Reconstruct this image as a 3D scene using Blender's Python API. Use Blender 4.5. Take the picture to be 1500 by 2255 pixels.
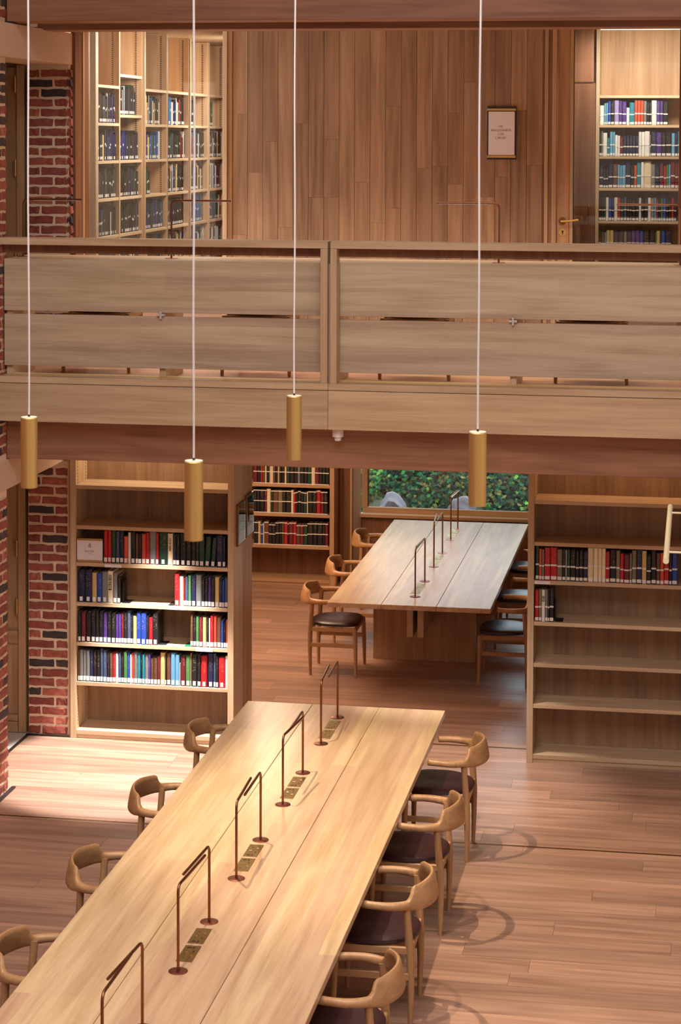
import bpy, bmesh, math, random
from mathutils import Vector, Matrix
random.seed(7)
for o in list(bpy.data.objects): bpy.data.objects.remove(o)
S = bpy.context.scene
COL = S.collection

# ------------------------------------------------------------------ camera
F_PX, CY_PX = 4619.56, 507.04
YAW, PITCH, ROLL = .169322, .0432296, -.0036270
cam = bpy.data.cameras.new('camera'); camo = bpy.data.objects.new('camera', cam); COL.objects.link(camo)
cam.sensor_fit = 'VERTICAL'; cam.sensor_height = 36.0
cam.lens = F_PX / 2255 * 36.0
cam.shift_y = -(1127.5 - CY_PX) / 2255
cam.clip_start = .1; cam.clip_end = 200
cy, sy, cp, sp = math.cos(YAW), math.sin(YAW), math.cos(PITCH), math.sin(PITCH)
fw = Vector((-sy*cp, cy*cp, -sp)); rt = Vector((cy, sy, 0)); dn = fw.cross(rt)
r2 = rt*math.cos(ROLL) + dn*math.sin(ROLL); d2 = -rt*math.sin(ROLL) + dn*math.cos(ROLL)
m = Matrix.Identity(4)
for i in range(3):
    m[i][0] = r2[i]; m[i][1] = -d2[i]; m[i][2] = -fw[i]
m[2][3] = 4.75
camo.matrix_world = m
cam.dof.use_dof = True; cam.dof.focus_distance = 15.5; cam.dof.aperture_fstop = 9.0
S.camera = camo

# ------------------------------------------------------------------ world and colour management
S.view_settings.view_transform = 'Standard'
S.view_settings.look = 'None'
S.view_settings.gamma = 1
S.view_settings.use_curve_mapping = False
S.view_settings.exposure = 0.0
w = bpy.data.worlds.new('world'); S.world = w; w.use_nodes = True
bgn = w.node_tree.nodes['Background']
bgn.inputs[0].default_value = (.74, .87, 1, 1); bgn.inputs[1].default_value = 9

# ------------------------------------------------------------------ lights
def light(name, kind, loc, power, color, aim=(0, 0, -1), **kw):
    l = bpy.data.lights.new(name, kind); l.energy = power; l.color = color
    for k, v in kw.items(): setattr(l, k, v)
    o = bpy.data.objects.new(name, l); COL.objects.link(o); o.location = loc
    o.rotation_euler = Vector(aim).to_track_quat('-Z', 'Y').to_euler()
    return o
WARM = (1, .80, .58); WARM2 = (1, .62, .35); NEUT = (1, .90, .78); DAY = (.97, .97, 1)
light('roof_lantern_light', 'AREA', (-1.5, 5.6, 8.5), 640, DAY, shape='RECTANGLE', size=5, size_y=6)
light('track_spot', 'SPOT', (-3.36, 12.4, 5.4), 1000, WARM, (.44, -.04, -1), spot_size=math.radians(56), spot_blend=.6, shadow_soft_size=.035)
light('table_spot', 'SPOT', (-2.44, 10.1, 6.8), 580, WARM, (-.03, 0.16, -1), spot_size=math.radians(78), spot_blend=.7, shadow_soft_size=.05)
light('soffit_spot', 'SPOT', (-4.12, 15.42, 2.66), 1300, (1, .95, .93), (0, -.08, -1), spot_size=math.radians(52), spot_blend=.3, shadow_soft_size=.04)
light('soffit_spot', 'SPOT', (-1.85, 15.3, 2.66), 260, (1, .9, .8), (0, -.05, -1), spot_size=math.radians(60), spot_blend=.6, shadow_soft_size=.04)
light('case_strip_light', 'AREA', (-4.2, 15.98, 2.6), 7, WARM, (0, .3, -1), shape='RECTANGLE', size=1.1, size_y=.05)
light('case_strip_light', 'AREA', (-.3, 15.98, 2.6), 4.5, WARM2, (0, .3, -1), shape='RECTANGLE', size=1.7, size_y=.05)
light('bay_light', 'AREA', (-4.2, 18.9, 2.66), 125, (1, .70, .46), shape='RECTANGLE', size=.8, size_y=3.5)
light('gallery_light', 'AREA', (-2.4, 16.5, 5.84), 110, (1, .86, .68), shape='RECTANGLE', size=4.8, size_y=.5, spread=math.radians(110))
light('reading_room_light', 'AREA', (-4.65, 19.9, 5.6), 60, (1, .92, .84), (-.9, 0, -1), size=.6)
light('reading_room_light', 'AREA', (-4.65, 22.6, 5.6), 60, (1, .90, .80), (-.9, 0, -1), size=.6)
light('office_light', 'AREA', (-.5, 19.0, 5.6), 24, (1, .90, .78), (0, .55, -1), shape='RECTANGLE', size=.9, size_y=.15)

# ------------------------------------------------------------------ materials
def lin(c): return tuple(((v/255)/12.92 if v/255 <= .04045 else ((v/255+.055)/1.055)**2.4) for v in c)
def newmat(name):
    mt = bpy.data.materials.new(name); mt.use_nodes = True
    return mt, mt.node_tree.nodes, mt.node_tree.links, mt.node_tree.nodes['Principled BSDF']
def plain(name, c, rough=.5, metal=0, bump=0, bscale=200, spec=.5):
    mt, n, l, b = newmat(name)
    b.inputs['Base Color'].default_value = (*lin(c), 1); b.inputs['Roughness'].default_value = rough
    b.inputs['Metallic'].default_value = metal; b.inputs['Specular IOR Level'].default_value = spec
    if bump:
        tc = n.new('ShaderNodeTexCoord'); no = n.new('ShaderNodeTexNoise'); no.inputs['Scale'].default_value = bscale
        bp = n.new('ShaderNodeBump'); bp.inputs['Strength'].default_value = bump; bp.inputs['Distance'].default_value = .002
        l.new(tc.outputs['Object'], no.inputs['Vector']); l.new(no.outputs['Fac'], bp.inputs['Height']); l.new(bp.outputs['Normal'], b.inputs['Normal'])
    return mt
def oak(name, c1, c2, axis='x', rough=.45, var=.18, fine=1.0, stave=None, knots=0, coat=0):
    """wood with its grain along axis; stave=(length,width) adds glued staves of different tone"""
    mt, n, l, b = newmat(name)
    tc = n.new('ShaderNodeTexCoord'); oi = n.new('ShaderNodeObjectInfo')
    off = n.new('ShaderNodeVectorMath'); off.operation = 'SCALE'; off.inputs[0].default_value = (37.3, 51.7, 23.9)
    l.new(oi.outputs['Random'], off.inputs['Scale'])
    ad = n.new('ShaderNodeVectorMath'); ad.operation = 'ADD'
    l.new(tc.outputs['Object'], ad.inputs[0]); l.new(off.outputs[0], ad.inputs[1])
    def noise(sl, sc, det=3, dist=0):
        mp = n.new('ShaderNodeMapping'); v = [sc, sc, sc]; v['xyz'.index(axis)] = sl
        mp.inputs['Scale'].default_value = v
        no = n.new('ShaderNodeTexNoise'); no.inputs['Scale'].default_value = 1; no.inputs['Detail'].default_value = det
        no.inputs['Distortion'].default_value = dist
        l.new(ad.outputs[0], mp.inputs['Vector']); l.new(mp.outputs[0], no.inputs['Vector']); return no
    n1 = noise(.8, 20, 4, .8); n2 = noise(4, 190*fine, 2); n3 = noise(.35, 3.2, 2)
    # cathedral figure: rings cut through a stretched distorted field
    mm = n.new('ShaderNodeMath'); mm.operation = 'MULTIPLY'; mm.inputs[1].default_value = 34
    l.new(n3.outputs['Fac'], mm.inputs[0])
    sn = n.new('ShaderNodeMath'); sn.operation = 'SINE'; l.new(mm.outputs[0], sn.inputs[0])
    def madd(a, k, base=None):
        q = n.new('ShaderNodeMath'); q.operation = 'MULTIPLY_ADD'; l.new(a, q.inputs[0]); q.inputs[1].default_value = k
        if base is None: q.inputs[2].default_value = 0
        elif isinstance(base, float): q.inputs[2].default_value = base
        else: l.new(base, q.inputs[2])
        return q.outputs[0]
    f = madd(n1.outputs['Fac'], 1.0, 0.0); f = madd(n2.outputs['Fac'], .55, f); f = madd(sn.outputs[0], .10, f)
    rp = n.new('ShaderNodeValToRGB'); rp.color_ramp.elements[0].position = .45; rp.color_ramp.elements[1].position = 1.05
    rp.color_ramp.elements[0].color = (*lin(c2), 1); rp.color_ramp.elements[1].color = (*lin(c1), 1)
    l.new(f, rp.inputs['Fac'])
    hs = n.new('ShaderNodeHueSaturation'); l.new(rp.outputs['Color'], hs.inputs['Color'])
    v = madd(oi.outputs['Random'], var, 1-var/2)
    if stave:
        mp = n.new('ShaderNodeMapping')
        if axis == 'y': mp.inputs['Rotation'].default_value = (0, 0, math.pi/2)
        if axis == 'z': mp.inputs['Rotation'].default_value = (0, math.pi/2, 0)
        l.new(tc.outputs['Object'], mp.inputs['Vector'])
        vec = mp.outputs[0]
        if len(stave) > 2:                                       # upright boards: x along, z across
            sx = n.new('ShaderNodeSeparateXYZ'); cx = n.new('ShaderNodeCombineXYZ')
            l.new(tc.outputs['Object'], sx.inputs[0]); l.new(sx.outputs[0], cx.inputs[0]); l.new(sx.outputs[2], cx.inputs[1]); vec = cx.outputs[0]
        br = n.new('ShaderNodeTexBrick'); br.inputs['Scale'].default_value = 1; br.inputs['Mortar Size'].default_value = 0
        br.inputs['Brick Width'].default_value = stave[0]; br.inputs['Row Height'].default_value = stave[1]; br.offset = .37
        br.inputs['Color1'].default_value = (0, 0, 0, 1); br.inputs['Color2'].default_value = (1, 1, 1, 1)
        l.new(vec, br.inputs['Vector'])
        v = madd(br.outputs['Color'], .17, madd(v, 1, -.09))
        hu = madd(br.outputs['Color'], .02, .49); l.new(hu, hs.inputs['Hue'])
    l.new(v, hs.inputs['Value'])
    out = hs.outputs['Color']
    if knots:
        vo = n.new('ShaderNodeTexVoronoi'); mp = n.new('ShaderNodeMapping'); s = [3.2]*3; s['xyz'.index(axis)] = 1.6
        mp.inputs['Scale'].default_value = s; l.new(ad.outputs[0], mp.inputs['Vector']); l.new(mp.outputs[0], vo.inputs['Vector'])
        vo.inputs['Scale'].default_value = 1
        r2_ = n.new('ShaderNodeValToRGB'); r2_.color_ramp.elements[0].position = .018; r2_.color_ramp.elements[1].position = .05
        l.new(vo.outputs['Distance'], r2_.inputs['Fac'])
        mx = n.new('ShaderNodeMix'); mx.data_type = 'RGBA'
        l.new(r2_.outputs['Color'], mx.inputs['Factor']); mx.inputs[6].default_value = (*lin((60, 32, 18)), 1)
        l.new(out, mx.inputs[7]); out = mx.outputs[2]
    l.new(out, b.inputs['Base Color'])
    b.inputs['Roughness'].default_value = rough; b.inputs['Specular IOR Level'].default_value = .4
    b.inputs['Coat Weight'].default_value = coat; b.inputs['Coat Roughness'].default_value = .25
    bp = n.new('ShaderNodeBump'); bp.inputs['Strength'].default_value = .15; bp.inputs['Distance'].default_value = .001
    l.new(n2.outputs['Fac'], bp.inputs['Height']); l.new(bp.outputs['Normal'], b.inputs['Normal'])
    return mt
M = {}
for ax in 'xyz':
    M['oak_'+ax] = oak('pale_oak_'+ax, (205, 177, 143), (176, 146, 112), ax)
    M['joinery_'+ax] = oak('joinery_oak_'+ax, (190, 152, 114), (158, 120, 86), ax, rough=.5)
    M['chair_'+ax] = oak('chair_oak_'+ax, (185, 143, 101), (150, 108, 72), ax, rough=.4, var=.1)
M['floor'] = oak('floor_oak', (176, 139, 117), (134, 100, 82), 'x', rough=.36, var=.38, coat=.15)
M['floor_up'] = oak('upper_floor_oak', (205, 160, 130), (170, 124, 96), 'x', rough=.32, var=.1, stave=(2.2, .2))
M['table'] = oak('table_oak', (214, 182, 145), (182, 147, 109), 'y', rough=.33, var=.05, stave=(1.9, .155), coat=.45)
M['panel'] = oak('balustrade_oak', (198, 177, 150), (166, 143, 115), 'x', rough=.5, var=.06, stave=(7.0, .125, 1))
M['plank'] = oak('wall_plank_oak', (164, 129, 98), (124, 91, 66), 'z', rough=.55, var=.38)
M['pine'] = oak('pine_beam', (160, 114, 86), (126, 84, 60), 'x', rough=.5, var=.05, knots=1)
M['veneer'] = oak('veneer_z', (158, 126, 96), (122, 92, 68), 'z', rough=.5, var=.08, fine=1.6)
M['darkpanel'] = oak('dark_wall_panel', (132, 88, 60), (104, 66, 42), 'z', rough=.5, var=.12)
M['brass'] = plain('brushed_brass', (208, 174, 108), .44, .9)
M['plate'] = plain('socket_plate_brass', (160, 136, 88), .42, 1)
M['brass_dk'] = plain('aged_brass', (130, 98, 52), .45, 1)
M['bronze'] = plain('bronze_tube', (138, 92, 62), .32, 1)
M['copper'] = plain('copper_base', (150, 96, 80), .4, 1)
M['leather'] = plain('oxblood_leather', (50, 25, 30), .38, 0, .25, 260)
M['black'] = plain('black', (20, 18, 18), .5)
M['cap'] = plain('pale_cap', (214, 205, 180), .5)
M['cord'] = plain('white_cord', (222, 214, 212), .7)
M['white'] = plain('white_card', (224, 216, 216), .55)
M['label'] = plain('label_paper', (226, 220, 214), .6)
M['ink'] = plain('ink', (32, 28, 34), .6)
M['pages'] = plain('page_edges', (150, 138, 118), .85, 0, .4, 400)
M['concrete'] = plain('smooth_concrete', (205, 178, 152), .75, 0, .2, 30)
M['plaster'] = plain('white_plaster', (225, 215, 200), .8)
M['mortar'] = plain('lime_mortar', (226, 200, 172), .95, 0, 1.0, 180)
M['stone'] = plain('pale_stone_floor', (205, 195, 185), .6, 0, .2, 40)
M['tube'] = plain('pale_lacquer_tube', (222, 208, 172), .45)
M['rock'] = plain('grey_rock', (92, 88, 92), .9, 0, 1, 14)
M['soil'] = plain('dry_soil', (66, 72, 54), .95, 0, 1, 30)
M['frame_dk'] = plain('dark_frame', (38, 26, 24), .45)
def glassmat():
    mt, n, l, b = newmat('clear_glass'); n.remove(b)
    out = n['Material Output']; t = n.new('ShaderNodeBsdfTransparent'); g = n.new('ShaderNodeBsdfGlossy'); g.inputs['Roughness'].default_value = 0
    t.inputs[0].default_value = (.95, .97, .96, 1)
    fr = n.new('ShaderNodeFresnel'); fr.inputs['IOR'].default_value = 1.5; mx = n.new('ShaderNodeMixShader')
    l.new(fr.outputs[0], mx.inputs[0]); l.new(t.outputs[0], mx.inputs[1]); l.new(g.outputs[0], mx.inputs[2]); l.new(mx.outputs[0], out.inputs[0])
    return mt
M['glass'] = glassmat()
def glow(name, c, s):
    mt, n, l, b = newmat(name); b.inputs['Emission Color'].default_value = (*c, 1); b.inputs['Emission Strength'].default_value = s
    b.inputs['Base Color'].default_value = (.8, .8, .8, 1); return mt
M['led'] = glow('led_strip', (1, .8, .5), 5)
def bookmat():
    mt, n, l, b = newmat('book_cloth'); oi = n.new('ShaderNodeObjectInfo'); tc = n.new('ShaderNodeTexCoord')
    # small gilt title print on the upper part of the spine
    mp = n.new('ShaderNodeMapping'); mp.inputs['Scale'].default_value = (2.6, 0, 60)
    off = n.new('ShaderNodeCombineXYZ'); q = n.new('ShaderNodeMath'); q.operation = 'MULTIPLY'; q.inputs[1].default_value = 90
    l.new(oi.outputs['Random'], q.inputs[0]); l.new(q.outputs[0], off.inputs[0]); l.new(q.outputs[0], off.inputs[2])
    l.new(off.outputs[0], mp.inputs['Location']); l.new(tc.outputs['Object'], mp.inputs['Vector'])
    no = n.new('ShaderNodeTexNoise'); no.inputs['Scale'].default_value = 1; no.inputs['Detail'].default_value = 1
    l.new(mp.outputs[0], no.inputs['Vector'])
    sx = n.new('ShaderNodeSeparateXYZ'); l.new(tc.outputs['Object'], sx.inputs[0])
    def cmp(a, op, v):
        c = n.new('ShaderNodeMath'); c.operation = op; l.new(a, c.inputs[0]); c.inputs[1].default_value = v; return c.outputs[0]
    def mul(a, c_):
        c = n.new('ShaderNodeMath'); c.operation = 'MULTIPLY'; l.new(a, c.inputs[0]); l.new(c_, c.inputs[1]); return c.outputs[0]
    ab = n.new('ShaderNodeMath'); ab.operation = 'ABSOLUTE'; l.new(sx.outputs[0], ab.inputs[0])
    k = mul(cmp(no.outputs['Fac'], 'GREATER_THAN', .62), cmp(sx.outputs[2], 'GREATER_THAN', .48))
    k = mul(k, cmp(sx.outputs[2], 'LESS_THAN', .93)); k = mul(k, cmp(ab.outputs[0], 'LESS_THAN', .3)); k = mul(k, cmp(sx.outputs[1], 'LESS_THAN', .07))
    k2 = n.new('ShaderNodeMath'); k2.operation = 'MULTIPLY'; k2.inputs[1].default_value = .4; l.new(k, k2.inputs[0])
    mx = n.new('ShaderNodeMix'); mx.data_type = 'RGBA'; l.new(k2.outputs[0], mx.inputs['Factor'])
    l.new(oi.outputs['Color'], mx.inputs[6]); mx.inputs[7].default_value = (*lin((205, 180, 130)), 1)
    l.new(mx.outputs[2], b.inputs['Base Color']); b.inputs['Roughness'].default_value = .5
    return mt
M['book'] = bookmat()
def brickmat():
    mt, n, l, b = newmat('red_brick'); oi = n.new('ShaderNodeObjectInfo'); tc = n.new('ShaderNodeTexCoord')
    ad = n.new('ShaderNodeVectorMath'); ad.operation = 'ADD'; off = n.new('ShaderNodeVectorMath'); off.operation = 'SCALE'
    off.inputs[0].default_value = (17, 31, 47); l.new(oi.outputs['Random'], off.inputs['Scale'])
    l.new(tc.outputs['Object'], ad.inputs[0]); l.new(off.outputs[0], ad.inputs[1])
    no = n.new('ShaderNodeTexNoise'); no.inputs['Scale'].default_value = 26; no.inputs['Detail'].default_value = 6; no.inputs['Roughness'].default_value = .7
    l.new(ad.outputs[0], no.inputs['Vector'])
    rp = n.new('ShaderNodeValToRGB'); rp.color_ramp.elements[0].position = .3; rp.color_ramp.elements[1].position = .75
    rp.color_ramp.elements[0].color = (.55, .52, .52, 1); rp.color_ramp.elements[1].color = (1.35, 1.25, 1.2, 1)
    l.new(no.outputs['Fac'], rp.inputs['Fac'])
    mx = n.new('ShaderNodeMix'); mx.data_type = 'RGBA'; mx.blend_type = 'MULTIPLY'; mx.inputs['Factor'].default_value = 1
    l.new(oi.outputs['Color'], mx.inputs[6]); l.new(rp.outputs['Color'], mx.inputs[7]); l.new(mx.outputs[2], b.inputs['Base Color'])
    b.inputs['Roughness'].default_value = .9
    bp = n.new('ShaderNodeBump'); bp.inputs['Strength'].default_value = 1; bp.inputs['Distance'].default_value = .006
    l.new(no.outputs['Fac'], bp.inputs['Height']); l.new(bp.outputs['Normal'], b.inputs['Normal'])
    return mt
M['brick'] = brickmat()
def brickwork():
    mt, n, l, b = newmat('brickwork'); tc = n.new('ShaderNodeTexCoord'); sx = n.new('ShaderNodeSeparateXYZ'); cx = n.new('ShaderNodeCombineXYZ')
    l.new(tc.outputs['Object'], sx.inputs[0]); l.new(sx.outputs[1], cx.inputs[0]); l.new(sx.outputs[2], cx.inputs[1])
    br = n.new('ShaderNodeTexBrick'); br.inputs['Scale'].default_value = 1; br.inputs['Brick Width'].default_value = .225; br.inputs['Row Height'].default_value = .0767
    br.inputs['Mortar Size'].default_value = .007; br.inputs['Color1'].default_value = (*lin((140, 62, 52)), 1); br.inputs['Color2'].default_value = (*lin((96, 44, 42)), 1)
    br.inputs['Mortar'].default_value = (*lin((202, 174, 146)), 1); l.new(cx.outputs[0], br.inputs['Vector']); l.new(br.outputs['Color'], b.inputs['Base Color'])
    b.inputs['Roughness'].default_value = .9; return mt
M['brickwork'] = brickwork()
def attrmat(name, rough=.6):
    mt, n, l, b = newmat(name); a = n.new('ShaderNodeAttribute'); a.attribute_name = 'Col'; l.new(a.outputs['Color'], b.inputs['Base Color']); b.inputs['Roughness'].default_value = rough; return mt
M['attr'] = attrmat('stuff_colours', .8)
M['attr'].node_tree.nodes['Principled BSDF'].inputs['Specular IOR Level'].default_value = .15
M['leaf'] = attrmat('ivy_leaf', .8)
M['leaf'].node_tree.nodes['Principled BSDF'].inputs['Specular IOR Level'].default_value = .15

# ------------------------------------------------------------------ helpers
WL = {}
def B(): return bmesh.new()
def bx(bm, x0, x1, y0, y1, z0, z1, bev=0):
    r = bmesh.ops.create_cube(bm, size=1, matrix=Matrix.Translation(((x0+x1)/2, (y0+y1)/2, (z0+z1)/2)) @ Matrix.Diagonal((abs(x1-x0), abs(y1-y0), abs(z1-z0), 1)))
    if bev:
        es = list({e for v in r['verts'] for e in v.link_edges})
        bmesh.ops.bevel(bm, geom=es, offset=bev, segments=1, affect='EDGES', clamp_overlap=True)
    return bm
def box(*a, **k): return bx(B(), *a, **k)
def rings(bm, rs, closed_path=False, caps=True):
    vs = [[bm.verts.new(p) for p in r] for r in rs]
    n = len(rs[0])
    for i in range(len(vs)-(0 if closed_path else 1)):
        a, b = vs[i], vs[(i+1) % len(vs)]
        for j in range(n): bm.faces.new((a[j], a[(j+1) % n], b[(j+1) % n], b[j]))
    if caps and not closed_path:
        bm.faces.new(vs[0][::-1]); bm.faces.new(vs[-1])
    return bm
def tube(bm, pts, r, n=10, ry=None):
    """round tube along pts; r a number or one radius per point"""
    pts = [Vector(p) for p in pts]; rr = r if isinstance(r, (list, tuple)) else [r]*len(pts)
    rs = []; up = None
    for i, p in enumerate(pts):
        t = (pts[min(i+1, len(pts)-1)] - pts[max(i-1, 0)]).normalized()
        if up is None:
            up = Vector((1, 0, 0)) if abs(t.x) < .9 else Vector((0, 1, 0))
        a = (up - t*up.dot(t)).normalized(); b = t.cross(a); up = a
        rs.append([p + a*math.cos(2*math.pi*k/n)*rr[i] + b*math.sin(2*math.pi*k/n)*rr[i] for k in range(n)])
    return rings(bm, rs)
def cyl(bm, x, y, z0, z1, r, n=24):
    return tube(bm, [(x, y, z0), (x, y, z1)], r, n)
def obj(name, bm, mat, parent=None, smooth=False, wloc=None):
    """link bm (world coordinates) as one mesh object; under parent the origin is the parent's"""
    bmesh.ops.recalc_face_normals(bm, faces=bm.faces)
    me = bpy.data.meshes.new(name); 
    base = Vector((0, 0, 0))
    if parent is not None: base = WL.get(parent.name, Vector((0, 0, 0)))
    o = bpy.data.objects.new(name, me)
    if parent is None:
        xs = [v.co for v in bm.verts]
        base = Vector(((min(v.x for v in xs)+max(v.x for v in xs))/2, (min(v.y for v in xs)+max(v.y for v in xs))/2, min(v.z for v in xs))) if wloc is None else Vector(wloc)
        o.location = base
    else: o.parent = parent
    bmesh.ops.translate(bm, verts=bm.verts, vec=-base)
    bm.to_mesh(me); bm.free()
    me.materials.append(M[mat] if isinstance(mat, str) else mat)
    if smooth:
        me.polygons.foreach_set('use_smooth', [True]*len(me.polygons))
        try: me.set_sharp_from_angle(angle=math.radians(40))
        except Exception: pass
    COL.objects.link(o); WL[o.name] = base
    return o
def tag(o, label=None, cat=None, group=None, kind=None):
    if label: o['label'] = label
    if cat: o['category'] = cat
    if group: o['group'] = group
    if kind: o['kind'] = kind
    return o
def thing(name, loc, label, cat, group=None):
    o = bpy.data.objects.new(name, None); o.empty_display_size = .1; o.location = loc; COL.objects.link(o); WL[o.name] = Vector(loc)
    return tag(o, label, cat, group)
def struct(name, bm, mat, parent=None, **k):
    o = obj(name, bm, mat, parent, **k)
    if parent is None: o['kind'] = 'structure'
    return o
def sroot(name, loc=(0, 0, 0)):
    o = bpy.data.objects.new(name, None); o.empty_display_size = .1; o.location = loc; COL.objects.link(o); WL[o.name] = Vector(loc); o['kind'] = 'structure'; return o
def kids(o): return [c for c in bpy.data.objects if c.parent == o]
def copy_tree(src, loc, rotz=0):
    """src: list made by tree(); returns the new root"""
    root, ch = src
    r = root.copy(); COL.objects.link(r); r.location = loc; r.rotation_euler = (0, 0, rotz)
    for c, sub in ch:
        q = c.copy(); q.parent = r; COL.objects.link(q)
        for s in sub:
            t = s.copy(); t.parent = q; COL.objects.link(t)
    return r
def tree(root): return (root, [(c, kids(c)) for c in kids(root)])
def piece(name, me, parent, loc, color=None, scale=None, rot=None):
    o = bpy.data.objects.new(name, me); o.parent = parent
    if name == 'brick':
        j = (random.uniform(-.012, .012), random.uniform(-.012, .012), (rot[2] if rot else 0) + random.uniform(-.015, .015)); rot = j; loc = (loc[0]+random.uniform(-.002, .002), loc[1]+random.uniform(-.002, .002), loc[2]+random.uniform(-.0015, .0015))
    o.location = Vector(loc) - WL.get(parent.name, Vector((0, 0, 0)))
    if color: o.color = (*color, 1)
    if scale: o.scale = scale
    if rot: o.rotation_euler = rot
    COL.objects.link(o); return o

# ------------------------------------------------------------------ shell of the hall
floor = struct('floor', box(-5.23, 3.2, -1.2, 22.6, -.2, -.022), 'floor', wloc=(0, 0, 0))
fb = {}
def board_mesh(L):
    k = round(L, 2)
    if k not in fb:
        bm = box(0, k-.0015, 0, .1985, -.02, 0); me = bpy.data.meshes.new('floorboard'); bm.to_mesh(me); bm.free(); me.materials.append(M['floor']); fb[k] = me
    return fb[k]
nb = 0; y = 8.4
while y < 22.3:
    x = -5.215 - random.choice([0, .4, .9, 1.3])
    while x < .6:
        L = random.choice([2.0, 2.2, 2.4, 2.6, 1.6]); x0 = max(x, -5.215); x1 = min(x+L, .62)
        if x1-x0 > .12: piece('floorboard', board_mesh(x1-x0), floor, (x0, y, 0)); nb += 1
        x += L
    y += .2
bm = box(.621, 3.2, 8.4, 22.4, -.02, 0); bx(bm, -5.215, 3.2, -1.2, 8.399, -.02, 0)
obj('floorboard', bm, 'floor_up', floor)['kind'] = 'stuff'
struct('floor_corridor', box(-7.2, -5.24, 10, 16.2, -.2, -.004), 'stone', wloc=(0, 0, 0))
obj('trim_floor', box(-4.92, .62, 13.930, 13.950, -.019, .0015), 'brass_dk')['kind'] = 'structure'
obj('trim_floor', box(-3.54, -1.26, 16.200, 16.220, -.019, .0015), 'brass_dk')['kind'] = 'structure'
obj('trim_floor', box(-5.245, -5.215, 14.52, 15.88, -.019, .003), 'frame_dk')['kind'] = 'structure'
obj('trim_floor', box(-4.915, -4.885, 13.4, 14.55, 0, .012), 'frame_dk')['kind'] = 'structure'
obj('trim_floor', box(-5.24, -4.88, 15.865, 15.885, 0, .012), 'frame_dk')['kind'] = 'structure'

# brick arcade on the left
brick_meshes = []
def brick_variant(L):
    bm = box(-L/2, L/2, -.05, .05, -.0285, .0285)
    bmesh.ops.subdivide_edges(bm, edges=[e for e in bm.edges if abs((e.verts[0].co-e.verts[1].co).x) > L*.6], cuts=3)
    bmesh.ops.bevel(bm, geom=[e for e in bm.edges if e.is_boundary is False and len(e.link_faces) == 2 and e.calc_face_angle(0) > .5], offset=.005, segments=1, affect='EDGES', clamp_overlap=True)
    for v in bm.verts: v.co += Vector((random.uniform(-.004, .004), random.uniform(-.004, .004), random.uniform(-.0045, .0045)))
    me = bpy.data.meshes.new('brick'); bm.to_mesh(me); bm.free(); me.materials.append(M['brick']); return me
STR = [brick_variant(.206) for _ in range(6)]; HED = [brick_variant(.095) for _ in range(4)]; SLV = [brick_variant(.04) for _ in range(2)]
REDS = [lin(c) for c in ((166, 92, 76), (152, 80, 68), (180, 106, 86), (140, 74, 64), (158, 88, 76), (148, 84, 72))]
DARK = [lin(c) for c in ((76, 64, 66), (88, 68, 68), (68, 58, 60))]
def bcol(p=.18): return random.choice(DARK) if random.random() < p else random.choice(REDS)
wl = struct('wall_left', box(-5.22, -4.932, -1.2, 14.505, 0, 8.4), 'mortar', wloc=(0, 0, 0))
obj('brickwork', box(-5.225, -4.928, -1.2, 13.70, 0, 8.4), 'brickwork', wl)['kind'] = 'stuff'
CO = .0767
# near pier: its end and side face
for r in range(0, 78):
    z = .012 + r*CO + .0325
    if z+.035 > 6.0: break
    if 2.20 < z+.03 and z-.03 < 2.425: continue
    if 5.325 < z+.03 and z-.03 < 5.575: continue
    y = 14.512 - (0 if r % 2 else .112)
    if r % 2 == 0: piece('brick', random.choice(HED), wl, (-4.975, 14.461, z), bcol(.25), rot=(0, 0, math.pi/2))
    k = 0
    while y > 13.75:
        piece('brick', random.choice(STR), wl, (-4.975, y-.107, z), bcol(.25), rot=(0, 0, math.pi/2)); y -= .224; k += 1
# far pier, its face turned to the hall
wf = struct('wall_pier', box(-5.225, -4.885, 15.897, 16.3, 0, 2.2), 'mortar', wloc=(0, 0, 0))
bx_ = B(); bx(bx_, -5.225, -4.886, 15.897, 16.3, 2.95, 5.33); obj('mortar_bed', bx_, 'mortar', wf)
for r in range(0, 70):
    z = .012 + r*CO + .0325
    if z+.035 > 2.21 and z < 3.0: continue
    if z+.035 > 5.335: break
    up = z > 2.9
    if r % 2: xs = ((-5.118, STR), (-4.950, HED))
    else: xs = ((-5.174, HED), (-5.007, STR))
    for xx, ms in xs:
        dk = .5 if (ms is STR and r % 2 == 1 and r in (27, 25, 23, 9, 7, 13)) else .12
        piece('brick', random.choice(ms), wf, (xx, 15.94, z), bcol(dk))
    if up: piece('brick', random.choice(SLV), wf, (-4.884, 15.944, z), bcol(.1))
struct('lintel_lower', box(-5.24, -4.925, 11, 15.96, 2.205, 2.425, bev=.004), 'concrete')
struct('lintel_upper', box(-5.24, -4.872, 11, 15.96, 5.33, 5.575, bev=.004), 'concrete')
obj('bearing_pad', box(-5.0, -4.88, 14.5, 14.62, 5.575, 5.592), 'black')['kind'] = 'structure'
obj('bearing_pad', box(-5.0, -4.88, 15.3, 15.55, 5.575, 5.592), 'black')['kind'] = 'structure'

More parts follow.
